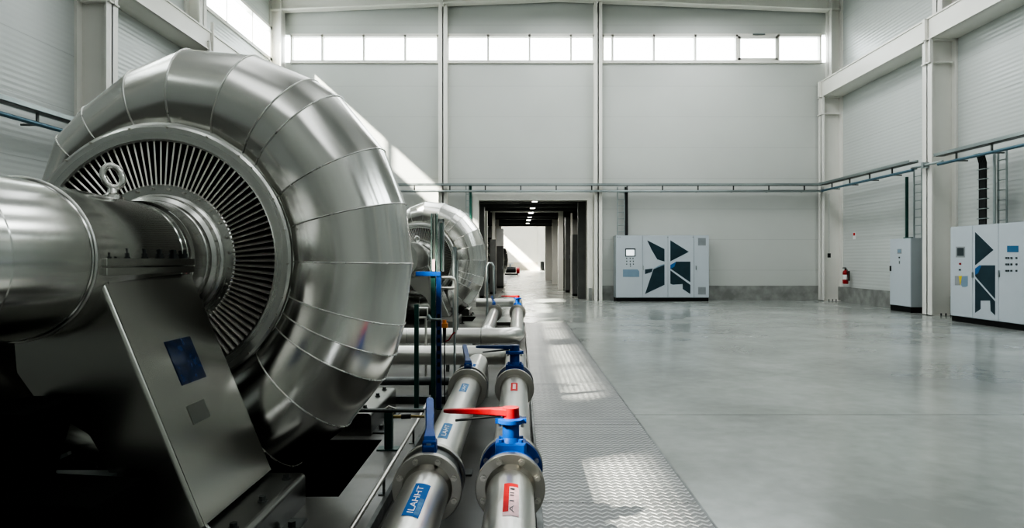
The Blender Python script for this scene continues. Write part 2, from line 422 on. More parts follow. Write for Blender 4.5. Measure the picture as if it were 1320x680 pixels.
# roof rafters further forward and purlins
for y in (17.1, 11.1, 5.1, -.9):
    mb = MB(); mb.prism(poly, y - .02, y + .02); mb.prism([(p, zb(p)) for p in (x0, PKX, x1)] + [(p, zb(p) + .035) for p in (x1, PKX, x0)], y - .15, y + .15); trim(mb, M['frame'])
mb = MB()
for k in range(-6, 8):
    x = PKX + k * 1.4
    if XL < x < XR: mb.box(x - .03, x + .03, YF, 23.0, zb(x) + .38, zb(x) + .53)
trim(mb, M['galv'])
def side_column(y0, y1, s, upper=True):
    """portal column on the side walls; s=+1 right, -1 left"""
    X = XR if s > 0 else -XL; xi = 10.2 if s > 0 else 7.81
    mb = MB()
    def bx(a, b, *q): mb.box(min(s * a, s * b), max(s * a, s * b), *q)
    ym = (y0 + y1) / 2
    bx(xi, xi + .03, y0, y1, 0, 6.87); bx(X - .05, X, y0, y1, 0, 10.2); bx(xi, X, ym - .02, ym + .02, 0, 6.87)
    bx(xi, X, y0, y1, 6.84, 6.87); bx(xi - .05, X - .1, y0 + .02, y1 - .02, 6.28, 6.31)
    xu = 10.45 if s > 0 else 8.02
    bx(xu, xu + .03, y0, y1, 6.87, 10.2); bx(xu, X, ym - .02, ym + .02, 6.87, 10.2)
    bx(xi - .05, xi, y0, y0 + .03, 6.28, 6.87); bx(xi - .06, xi + .02, ym - .02, ym + .02, 6.28, 7.4)
    bx(xi, X, y0, y1, 0, .02)
    trim(mb, M['column'])
for y0, y1 in ((22.9, 23.33), (16.9, 17.3), (10.9, 11.3), (4.9, 5.3), (-1.1, -.7)): side_column(y0, y1, 1)
for y0, y1 in ((22.9, 23.33), (17.1, 17.5), (12.9, 13.27), (6.7, 7.1), (.7, 1.1)): side_column(y0, y1, -1)
# crane runway beams
def runway(s, xi, X, z0, z1):
    mb = MB()
    def bx(a, b, *q): mb.box(min(s * a, s * b), max(s * a, s * b), *q)
    bx(xi + .03, xi + .05, YF, 23.33, z0, z1); bx(xi, xi + .35, YF, 23.33, z1 - .035, z1); bx(xi, X, YF, 23.33, z0, z0 + .03)
    return trim(mb, M['frame'])
runway(1, 10.17, XR, 6.87, 7.42); runway(-1, 7.80, -XL, 6.66, 7.15)
for y in (17.1, 23.1, 11.1):
    mb = MB(); mb.box(10.11, 10.18, y - .06, y + .06, 6.87, 7.40); trim(mb, M['frame'])
# opening surround
mb = MB()
mb.box(OX1, OX1 + .2, YB - .12, YB + .3, 0, OZ + .25)
mb.box(OX0 - .2, OX0, YB - .12, YB + .3, 0, OZ + .25); mb.box(OX0, OX1, YB - .12, YB + .3, OZ, OZ + .25)
trim(mb, M['frame'])
mb = MB(); mb.box(PX(759, 23.2), PX(763, 23.2), YB - .2, YB - .125, 0, .42); trim(mb, M['conc'])

# ------------------------------------------------------------------ passage and hall beyond
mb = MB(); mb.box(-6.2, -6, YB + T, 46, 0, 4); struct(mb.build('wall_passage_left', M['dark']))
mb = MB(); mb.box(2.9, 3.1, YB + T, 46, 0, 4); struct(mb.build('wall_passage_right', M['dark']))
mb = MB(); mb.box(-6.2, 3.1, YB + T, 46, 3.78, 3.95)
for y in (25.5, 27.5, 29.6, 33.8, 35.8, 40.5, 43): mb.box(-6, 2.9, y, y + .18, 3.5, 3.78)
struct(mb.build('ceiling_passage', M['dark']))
for Y, a, b, t_, wj in ((31.7, 638, 720, 273, .22), (38, 643, 712, 281.5, .3), (46, 646, 703, 291.5, .75)):
    xa, xb, zt = PX(a, Y), PX(b, Y), PZ(t_, Y); mb = MB()
    mb.box(xa - wj * .6, xa, Y, Y + .3, 0, zt); mb.box(xb, xb + wj, Y, Y + .3, 0, zt); mb.box(xa - wj, xb + wj, Y, Y + .3, zt, zt + .14)
    trim(mb, M['frame'])
mb = MB(); mb.box(-9, -1.75, 46.0, 46.25, 0, 12); mb.box(2.6, 9, 46.0, 46.25, 0, 12); mb.box(-1.75, 2.6, 46.0, 46.25, 3.9, 12); struct(mb.build('wall_far_front', M['wallp']))
mb = MB(); mb.box(-9, 9, 88, 88.3, 0, 12); struct(mb.build('wall_far_back', M['frame']))
mb = MB(); mb.box(-9, -8.42, 46.2, 88, 0, 8.9); mb.box(-9, -8.42, 46.2, 88, 10.9, 12); mb.box(-9, -8.42, 46.2, 70, 8.9, 10.9); struct(mb.build('wall_far_left', M['frame']))
mb = MB(); mb.box(8.42, 9, 46.2, 88, 0, 12); struct(mb.build('wall_far_right', M['frame']))
mb = MB(); mb.box(-9, 9, 46, 88.3, 12, 12.2); struct(mb.build('ceiling_far', M['roof']))
mb = MB(); mb.box(-8, 3.2, 87.9, 88, 0, 1.0); struct(mb.build('baseboard_far', paint('beige', (.62, .57, .48), .6)))
mb = MB(); mb.box(2.3, 8, 87.2, 87.9, 0, 12); trim(mb, M['frame'])
wo = ['nearest to the hall', 'second from the hall', 'third from the hall', 'fourth from the hall', 'fifth from the hall', 'farthest from the hall']
for (u, v), w in zip(((19.3, 74), (16.5, 65.5), (14.4, 59), (12.7, 54), (11.3, 49.7), (10.2, 46.2)), wo):
    Y = F * 2.0 / v; x = u * Y / F
    e = empty('ceiling_lamp', (x, Y, 3.4), 'small square ceiling lamp glowing in the dark passage, ' + w, 'ceiling lamp', 'lamps in a row down the passage')
    q = MB(); q.box(-.11, .11, -.14, .14, .012, .06); q.box(-.01, .01, -.01, .01, .06, .4); q.build('housing', M['dark2'], e)
    q = MB(); q.box(-.09, .09, -.12, .12, 0, .012); q.build('diffuser', M['lamp'], e)

# ------------------------------------------------------------------ the big machine
CY = 4.4; AX = 0.0; AZ = 1.4      # local frame: axis at x=0, z=1.4; y measured from casing mid plane
outer = {150: .99, 146: 1.04, 133: 1.087, 120: 1.13, 102: 1.235, 86: 1.345, 68: 1.40, 52: 1.452, 44.6: 1.48, 28: 1.50, 13.7: 1.505,
         -1: 1.507, -16: 1.515, -23.5: 1.53, -30: 1.537, -44: 1.53, -59: 1.53, -75: 1.53, -90: 1.50, -106: 1.43, -122: 1.34, -138: 1.25, -154: 1.15, -170: 1.06, -186: 1.0, -198: .985, -210: .99}
seams = [120, 102, 86, 68, 52, 44.6, 28, 13.7, -1, -16, -23.5, -30, -44, -59, -75, -90, -106, -122, -138, -154, -170, -186, -198, -210, -227, -240]
outer[-227] = outer[133]; outer[-240] = outer[120]
RIN = .745
def casing_ring(th, n=44, grow=0):
    ro = outer[th]; r = (ro - RIN) / 2; rm = RIN + r; t = R(th); out = []
    for k in range(n):
        p = 2 * pi * k / n; rho = rm + (r + grow) * cos(p); y = -(r + grow) * sin(p)
        out.append((rho * cos(t), y, AZ + rho * sin(t)))
    return out
def make_turbine():
    root = empty('turbine', (-2.2, CY, 0), 'huge stainless steel spiral-cased turbine in the left foreground', 'turbine', 'turbines in a row along the left wall')
    m = MB(); n = 44
    for a, b in zip(seams[:-1], seams[1:]):
        vs = casing_ring(a, n) + casing_ring(b, n)
        m.add(vs, [(i, n + i, n + (i + 1) % n, (i + 1) % n) for i in range(n)], True)
    cas = m.build('casing', M['steel'], root)
    m = MB()
    for a in seams[:-1]: m.tube(casing_ring(a, n, .002), .0045, 6, closed=True)
    m.build('weld_seam', M['ring'], cas)
    # inlet ring
    m = MB(); y0 = 4.13 - CY
    m.lathe([(.717, .2 + y0), (.717, y0), (.728, y0 - .006), (.80, y0 - .006), (.816, y0 + .004), (.816, y0 + .04), (.838, y0 + .045), (.842, y0 + .09), (.862, y0 + .10), (.868, y0 + .2)], (0, 0, AZ), n=128)
    rg = m.build('inlet_ring', M['ring'], root)
    for a in seams[:-1]:
        m = MB(); t = R(a - 1.0); m.cyl((.80 * cos(t), y0 - .008, AZ + .80 * sin(t)), (.80 * cos(t), y0 - .022, AZ + .80 * sin(t)), .007, n=8); m.build('bolt', M['bolt'], rg)
    # vanes
    m = MB(); NV = 108; yv = 4.185 - CY
    for k in range(NV):
        t = 2 * pi * k / NV
        rot = Matrix.Rotation(-t, 3, 'Y') @ Matrix.Rotation(R(28), 3, 'X')
        rc = .588
        m.obox((rc * cos(t), yv, AZ + rc * sin(t)), (.27, .045, .0095), rot)
    m.build('vane_grille', M['vane'], root)
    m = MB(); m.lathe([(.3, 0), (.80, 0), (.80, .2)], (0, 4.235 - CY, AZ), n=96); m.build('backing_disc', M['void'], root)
    # hub flange + bearing housing
    m = MB(); yh = 4.19 - CY
    m.lathe([(.30, yh + .03), (.458, yh + .03), (.462, yh + .02), (.462, yh - .015), (.455, yh - .022), (.402, yh - .022), (.398, yh - .035), (.385, yh - .045),
             (.378, yh - .085), (.355, yh - .10), (.350, yh - .135), (.344, yh - .14), (.336, yh - .27)], (0, 0, AZ), n=96)
    hb = m.build('hub', M['ring'], root)
    for k in range(28):
        m = MB(); t = 2 * pi * (k + .4) / 28; m.cyl((.432 * cos(t), yh - .022, AZ + .432 * sin(t)), (.432 * cos(t), yh - .036, AZ + .432 * sin(t)), .008, n=8); m.build('bolt', M['bolt'], hb)
    # shaft housing, radius falls slightly towards the hub
    m = MB(); Y0 = 1.35 - CY
    m.lathe([(0, Y0), (.36, Y0), (.362, 2.47 - CY)], (0, 0, AZ), n=96)
    m.lathe([(.362, 2.47 - CY), (.357, 2.475 - CY), (.357, 2.48 - CY), (.36, 2.485 - CY), (.352, 2.945 - CY), (.347, 2.95 - CY), (.347, 2.96 - CY), (.352, 2.965 - CY), (.325, 3.80 - CY), (.320, 3.805 - CY), (.325, 3.815 - CY), (.324, 3.86 - CY), (.319, 3.865 - CY), (.323, 3.87 - CY), (.326, 3.94 - CY)], (0, 0, AZ), n=96)
    sh = m.build('shaft_housing', M['shaft'], root)
    m = MB(); m.tube([(.358 * cos(t), 2.97 - CY, AZ + .358 * sin(t)) for t in [R(q) for q in range(-180, 180, 4)]], .007, 6, closed=True)
    m.build('weld_seam', M['ring'], sh)
    # horizontal split flange each side
    for s in (1, -1):
        m = MB(); xa, xb = s * .24, s * .362
        m.box(min(xa, xb), max(xa, xb), 3.04 - CY, 3.86 - CY, 1.368, 1.405); m.box(min(xa, xb), max(xa, xb), 3.04 - CY, 3.86 - CY, 1.327, 1.362)
        fo = m.build('split_flange', M['leg'], root, bevel=.003)
        for yb in (3.08, 3.13, 3.23, 3.39, 3.54, 3.69, 3.80):
            q = MB(); x = s * (.335 if yb != 3.13 else .33)
            q.cyl((x, yb - CY, 1.405), (x, yb - CY, 1.412), .020, n=16); hexa(q, (x, yb - CY, 1.412), .016, .018, (0, 0, 1)); q.cyl((x, yb - CY, 1.43), (x, yb - CY, 1.452), .009, n=10)
            q.build('bolt', M['rubber'], fo)
    # eye bolt on top
    m = MB(); ye = 3.69 - CY; zt = AZ + .327
    m.lathe([(.0, .075), (.018, .07), (.024, .05), (.03, .03), (.045, .02), (.05, -.02)], (0, ye, zt), axis='z', n=24)
    ring = []
    for k in range(28):
        t = 2 * pi * k / 28; ring.append((.040 * cos(t) - .012 * sin(t), ye + .02 * cos(t), zt + .120 + .059 * sin(t)))
    m.tube(ring, .0175, 14, closed=True)
    m.build('eye_bolt', M['steel'], root)
    # pedestal: near web plate, two sloped side plates
    y0, y1 = 3.08 - CY, 3.90 - CY
    arch = [(-.068 + .0, .889), (.062, .765), (.20, .62), (.272, .55), (.335, .40), (.44, .10), (.475, 0.0)]
    arch = [(PX(a, 3.08) + 2.2, PZ(b, 3.08)) for a, b in ((22, 480), (48.5, 517), (115, 560), (127, 580), (146, 620), (171, 682), (186, 722))]
    tv = []                                    # saddle under the housing
    for q in range(-75, -14, 10): tv.append((.353 * cos(R(q - 90 + 75)) , 0))
    outerline = [(.318, 1.325), (.78, .20), (.80, .178)]
    poly = [(0, 1.0)] + [(.335 * sin(R(q)), AZ - .335 * cos(R(q))) for q in (0, 15, 30, 45, 60, 72)] + outerline + arch[::-1][0:1]
    saddle = lambda qs: [(.345 * sin(R(q)), AZ - .345 * cos(R(q))) for q in qs]
    webs = {1: saddle((-14, 0, 15, 30, 45, 60, 75)) + outerline + [(arch[-1][0], .178)] + arch[-2::-1],
            -1: saddle((48, 60, 75)) + outerline + [(.62, .178), (.50, .5), (.36, .85)]}
    for s in (1, -1):
        pp = [(s * x, z) for x, z in webs[s]]
        m = MB(); m.prism(pp if s < 0 else pp[::-1], y0, y0 + .02); web = m.build('support_web', M['leg'], root)
        # sloped plate with a rounded near edge
        m = MB(); a = Vector((s * .32, 0, 1.315)); b = Vector((s * .78, 0, .20)); d = (b - a).normalized(); nrm = Vector((s * -d.z * s, 0, s * d.x * s)) if s > 0 else Vector((d.z, 0, -d.x)); nrm = Vector((abs(nrm.x) * s, 0, abs(nrm.z)))
        th = .03; e = .022; prof = []
        for k in range(7): u = pi / 2 * k / 6; prof.append((y0 - .012 + e - e * cos(u), e * sin(u) - e))
        prof += [(y1, 0), (y1, -th), (y0 - .012, -th)]
        vs = [];
        for pnt in (a, b):
            for yy, h in prof: vs.append((pnt.x + nrm.x * h, yy, pnt.z + nrm.z * h))
        k_ = len(prof); m.add(vs, [(i, k_ + i, k_ + (i + 1) % k_, (i + 1) % k_) for i in range(k_)][:], False)
        m.add(vs, [tuple(range(k_ - 1, -1, -1)), tuple(range(k_, 2 * k_))])
        leg = m.build('support_leg', M['leg'], root)
        def on(t, yy, h=.003): p = a.lerp(b, t); return (p.x + nrm.x * h, yy - CY, p.z + nrm.z * h)
        if s > 0:
            def ray(px, py):                      # photo point -> (t, y) on this plate, worked out once here
                dx, dz = (px - VX) / F, (VY - py) / F; pa = Vector((a.x - 2.2, a.z)); dd = Vector((d.x, d.z)); nn = Vector((nrm.x, nrm.z))
                Y = (pa - Vector((0, H))).dot(nn) / Vector((dx, dz)).dot(nn)
                hit = Vector((dx * Y, H + dz * Y)); return (hit - pa).dot(dd) / (b - a).length, Y
            for nm, ma, qs in (('nameplate', M['nameplate'], ((210.6, 440.6), (244, 433.4), (265.8, 484.9), (235.7, 496.6))), ('serial_plate', M['beam'], ((239.5, 523), (262, 515), (272, 538), (249, 544.5)))):
                tq = [ray(*q) for q in qs]; t0 = (tq[0][0] + tq[1][0]) / 2; t1 = (tq[2][0] + tq[3][0]) / 2; ya = (tq[0][1] + tq[3][1]) / 2; yb = (tq[1][1] + tq[2][1]) / 2
                m = MB(); m.add([on(t0, ya), on(t0, yb), on(t1, yb), on(t1, ya), on(t0, ya, 0), on(t0, yb, 0), on(t1, yb, 0), on(t1, ya, 0)], [(0, 1, 2, 3), (0, 4, 5, 1), (1, 5, 6, 2), (2, 6, 7, 3), (3, 7, 4, 0)])
                m.build(nm, ma, leg)
        # base beam under the leg, channel with rounded top edge, and bolts
        for (ya, yb, xx) in ((2.0, 3.92, .97), (5.42, 6.5, 1.02)):
            m = MB(); xo, xi = s * xx, s * .42; r = .03
            pr = [(xi, 0), (xo, 0)] + [(xo - s * r + s * r * cos(R(q)), .177 - r + r * sin(R(q))) for q in (0, 22, 45, 68, 90)] + [(xi, .177)]
            if s < 0: pr = pr[::-1]
            m.prism(pr, ya - CY, yb - CY)
            bb = m.build('base_beam', M['beam'], root)
            for yy in ((3.8, 3.45, 3.1, 2.75) if ya < 3 else (5.6, 6.1, 6.4)):
                q = MB(); x = s * (.90 if ya < 3 else .93); q.cyl((x, yy - CY, .177), (x, yy - CY, .184), .024, n=16); hexa(q, (x, yy - CY, .184), .018, .022, (0, 0, 1)); q.build('bolt', M['dsteel'], bb)
            for yy in ((3.55,) if ya < 3 else (5.6, 6.15)):
                q = MB(); q.box(min(xo, xo + s * .09), max(xo, xo + s * .09), yy - .12 - CY, yy + .12 - CY, 0, .012); hexa(q, (xo + s * .045, yy - CY, .012), .022, .03, (0, 0, 1)); q.build('anchor_plate', M['dsteel'], bb)
    return root
t1 = make_turbine()
t2 = copy_tree(t1); t2.location = (-2.27, CY + 11.4, 0); t2['label'] = 'second steel turbine, half hidden behind the foreground casing, beside the passage'
t3 = copy_tree(t1, skip=('bolt', 'anchor_plate')); t3.location = (-2.2, CY + 37, 0); t3['label'] = 'distant steel turbine blurred at the left side of the passage'

# black oil tank between the pedestal legs
e = empty('oil_tank', (-2.6, 2.9, 0), 'black oil tank with sloping sides under the foreground turbine shaft', 'tank')
m = MB(); Y = 2.88
pts = [(PX(75, Y), PZ(519, Y)), (PX(70, Y), PZ(518, Y)), (PX(8, Y), PZ(518, Y)), (PX(0, Y), PZ(523, Y)), (PX(-40, Y), PZ(615, Y)), (PX(-40, Y), .0), (PX(150, Y), 0), (PX(160, Y), PZ(628, Y)), (PX(44, Y), PZ(622, Y))]
m.prism([(x + 2.6, z) for x, z in pts], -.25, .12); tank = m.build('body', M['void'], e, bevel=.01)
m = MB(); Y = 3.05
m.box(PX(41, Y) + 2.6, PX(146, Y) + 2.6, .13, .22, PZ(621, Y), PZ(611.5, Y)); m.build('rim_bar', M['galv'], e)
# bits seen through the arch: drain duct and strut
e = t1
m = MB(); m.tube([(-.9, -.42, .35), (-.45, -.42, .42), (-.12, -.40, .32), (-.05, -.4, .05), (-.05, -.4, -.2)], [.17, .17, .16, .15, .15], 24); m.build('drain_elbow', M['leg'], e)
m = MB(); m.obox((-.4, -.7, .28), (.35, .03, .02), Matrix.Rotation(R(-24), 3, 'Y')); m.build('strut', M['galv'], e)

# ------------------------------------------------------------------ pipework
def bolts(parent, x, y, z, rr, n, dirn, r=.0155):
    for k in range(n):
        t = 2 * pi * (k + .5) / n
        q = MB(); c = (x + rr * cos(t), y, z + rr * sin(t)); hexa(q, c, r, .012, (0, dirn, 0)); q.cyl((c[0], y + dirn * .012, c[2]), (c[0], y + dirn * .022, c[2]), r * .5, n=8)
        q.build('bolt', M['bolt'], parent)
def flange(parent, x, y0, y1, z, n=8, face=-1, bolt=True, rf=.168):
    m = MB(); m.lathe([(.10, y0), (rf - .003, y0), (rf, y0 + .003), (rf, y1 - .003), (rf - .003, y1), (.10, y1)], (x, 0, z), n=56)
    yb = y0 if face < 0 else y1
    ring = [(.121, yb), (.113, yb + face * .03), (.110, yb + face * .05)]
    m.lathe(ring, (x, 0, z), n=48)
    f = m.build('flange', M['flange'], parent)
    if bolt: bolts(f, x, yb, z, rf - .027, n, face)
    return f
def arc(c, r, a0, a1, plane, n=14):
    out = []
    for k in range(n + 1):
        t = a0 + (a1 - a0) * k / n
        if plane == 'xy': out.append((c[0] + r * cos(t), c[1] + r * sin(t), c[2]))
        else: out.append((c[0], c[1] + r * cos(t), c[2] + r * sin(t)))
    return out
def pipe(name, pts, r, label, cat='pipe', mat='pipe', group=None, seg=36):
    m = MB(); m.tube(pts, r, seg); o = m.build(name, M[mat]); return tag(o, label, cat, group)
XRP, XLP, ZP, RP = -.045, -.445, .30, .110
def curved_rect(x, z, r, y0, y1, a0, a1, n=8, h=.0012):
    """patch lying on the pipe, angles in degrees from +x"""
    m = MB(); vs = []
    for k in range(n + 1):
        t = R(a0 + (a1 - a0) * k / n)
        for y in (y0, y1): vs.append((x + (r + h) * cos(t), y, z + (r + h) * sin(t)))
    m.add(vs, [(2 * k, 2 * k + 2, 2 * k + 3, 2 * k + 1) for k in range(n)], True); return m
def text_on_pipe(txt, x, z, r, y0, y1, a0, a1, mat, parent):
    """lettering bent round the pipe, reading along it"""
    cu = bpy.data.curves.new('txt', 'FONT'); cu.body = txt; cu.align_x = 'LEFT'; ob = bpy.data.objects.new('txt', cu); col.objects.link(ob)
    bpy.context.view_layer.update(); me = bpy.data.meshes.new_from_object(ob); bpy.data.objects.remove(ob)
    X = [v.co.x for v in me.vertices]; Yy = [v.co.y for v in me.vertices]
    x0, x1, b0, b1 = min(X), max(X), min(Yy), max(Yy)
    for v in me.vertices:
        t = R(a0 + (a1 - a0) * (v.co.y - b0) / (b1 - b0)); y = y0 + (y1 - y0) * (v.co.x - x0) / (x1 - x0)
        v.co = (x + (r + .0025) * cos(t), y, z + (r + .0025) * sin(t))
    me.materials.clear(); me.materials.append(mat); o = bpy.data.objects.new('lettering', me); col.objects.link(o); o.parent = parent
# right (red-marked) line
p1 = pipe('steel_pipe', [(XRP, 1.4, ZP), (XRP, 3.27, ZP)], RP, 'nearest steel pipe of the right line, with a red marker label', group='steel pipe lengths')
flange(p1, XRP, 3.27, 3.31, ZP)
lb = curved_rect(XRP, ZP, RP, 2.64, 3.02, 68, 102).build('pipe_marker', M['pink'], p1)
curved_rect(XRP, ZP, RP, 2.68, 3.015, 90, 102, h=.002).build('red_band', M['lred'], lb)
curved_rect(XRP, ZP, RP, 2.975, 3.018, 70, 102, h=.002).build('red_band', M['lred'], lb)
curved_rect(XRP, ZP, RP, 2.93, 2.95, 78, 88, h=.003).build('lettering', M['rubber'], lb)
text_on_pipe('A I II', XRP, ZP, RP, 2.67, 2.9, 79, 88, M['dsteel'], lb)
p2 = pipe('steel_pipe', [(XRP, 3.64, ZP), (XRP, 5.80, ZP)], RP, 'steel pipe of the right line between the red-lever valve and the blue-lever valve', group='steel pipe lengths')
flange(p2, XRP, 3.60, 3.64, ZP, face=1); flange(p2, XRP, 5.80, 5.84, ZP, bolt=False)
lb = curved_rect(XRP, ZP, RP, 5.15, 5.48, 75, 103).build('pipe_marker', M['lred'], p2)
curved_rect(XRP, ZP, RP, 5.21, 5.42, 83, 95, h=.002).build('lettering', M['pink'], lb)
YE = 7.85; rr = .2
pts = [(XRP, 6.13, ZP), (XRP, YE - rr, ZP)] + arc((XRP - rr, YE - rr, ZP), rr, 0, pi / 2, 'xy') + [(-3.4, YE, ZP)]
p3 = pipe('steel_pipe', pts, RP, 'steel pipe bending left at floor level behind the blue-lever valve', group='steel pipe lengths')
flange(p3, XRP, 6.09, 6.13, ZP, face=1)
# left (blue-marked) line
p4 = pipe('steel_pipe', [(XLP, 1.4, ZP), (XLP, 3.27, ZP)], RP, 'nearest steel pipe of the left line, with a bright blue marker label', group='steel pipe lengths')
flange(p4, XLP, 3.27, 3.31, ZP)
lb = curved_rect(XLP, ZP, RP, 2.64, 3.02, 62, 97).build('pipe_marker', M['lblue'], p4)
text_on_pipe('ILAHHT', XLP, ZP, RP, 2.67, 2.98, 76, 89, M['white'], lb)
curved_rect(XLP, ZP, RP, 2.66, 2.84, 64, 74, h=.002).build('faded_patch', M['fblue'], lb)
p5 = pipe('steel_pipe', [(XLP, 3.50, ZP), (XLP, 5.80, ZP)], RP, 'steel pipe of the left line between its two lever valves', group='steel pipe lengths')
flange(p5, XLP, 3.44, 3.48, ZP, face=1); flange(p5, XLP, 5.80, 5.84, ZP, bolt=False)
for ya, yb in ((3.79, 4.13), (5.12, 5.45)):
    lb = curved_rect(XLP, ZP, RP, ya, yb, 68, 97).build('pipe_marker', M['fblue'], p5)
    text_on_pipe('LAHT', XLP, ZP, RP, ya + .05, yb - .05, 76, 89, M['white'], lb)
pts = [(XLP, 5.98, ZP), (XLP, 7.15, ZP)] + arc((XLP, 7.15, ZP - .18), .18, pi / 2, 0, 'yz') + [(XLP, 7.33, -.07)]
p6 = pipe('steel_pipe', pts, RP, 'steel pipe end turning down to the floor behind the left blue valve', group='steel pipe lengths')
flange(p6, XLP, 5.94, 5.98, ZP, face=1)
lb = curved_rect(XLP, ZP, RP, 6.2, 6.55, 64, 95).build('pipe_marker', M['white'], p6)
curved_rect(XLP, ZP, RP, 6.27, 6.47, 73, 87, h=.002).build('lettering', M['lblue'], lb)
# cross pipe further on
YA = 9.75
pts = [(-3.4, YA, .31), (XRP - .25, YA, .31)] + arc((XRP - .25, YA + .25, .31), .25, -pi / 2, 0, 'xy') + [(XRP, 13.9, .31)]
p7 = pipe('steel_pipe', pts, .112, 'long steel pipe crossing the floor and bending towards the far valves', group='steel pipe lengths')
flange(p7, XRP, 13.9, 13.94, .31, bolt=False)
mb_ = MB()
for x in (-.55, -1.6): mb_.lathe([(.112, -.006), (.1145, -.003), (.1145, .003), (.112, .006)], (x, YA, .31), axis='x', n=40)
mb_.build('weld_seam', M['ring'], p7)
pts = [(-.5, 10.25, -.07)] + [(-.5, 10.25, .10)] + [(-.5, 10.45 - .2 * cos(t), .10 + .2 * sin(t)) for t in [pi / 2 * k / 8 for k in range(9)]] + [(-.53, 13.9, .30)]
p8 = pipe('steel_pipe', pts, .105, 'short steel pipe rising to the far left blue valve', group='steel pipe lengths')
flange(p8, -.53, 13.9, 13.94, .30, bolt=False)
pts = [(XRP, 14.2, .31), (XRP, 17.0, .31)] + arc((XRP - .25, 17.0, .31), .25, 0, pi / 2, 'xy') + [(-1.1, 17.25, .31)]
p9 = pipe('steel_pipe', pts, .11, 'farthest steel pipe, running from the far red-lever valve towards the second turbine', group='steel pipe lengths')
flange(p9, XRP, 14.16, 14.2, .31, face=1, bolt=False)
pts = [(-.53, 14.15, .31), (-.53, 14.9, .31), (-.56, 15.0, .28), (-.60, 15.05, .2), (-.60, 15.06, -.07)]
p10 = pipe('steel_pipe', pts, .10, 'steel pipe behind the far left blue valve beside the second turbine', group='steel pipe lengths')
flange(p10, -.53, 14.11, 14.15, .31, face=1, bolt=False)
# thin lines on the floor behind the posts
rp = pipe('return_pipe', [(-3, 8.55, .16), (-.95, 8.55, .16), (.05, 8.55, .16)], .035, 'thin grey pipe lying between the two big crossing pipes', seg=16)
dp = pipe('drain_pipe', [(-3, 6.95, .16), (-.72, 6.95, .16)], .042, 'thin dark drain pipe just in front of the near crossing pipe', mat='dsteel', seg=16)
for o_, y_ in ((rp, 8.55), (dp, 6.95)):
    for x_ in (-2.4, -.9): MB().box(x_ - .02, x_ + .02, y_ - .03, y_ + .03, 0, .13).build('bracket', M['dsteel'], o_)
o = MB().box(-2.6, -.72, 6.62, 6.70, 0, .07).build('floor_rail', M['dsteel']); tag(o, 'low dark steel rail on the floor by the green posts', 'rail')

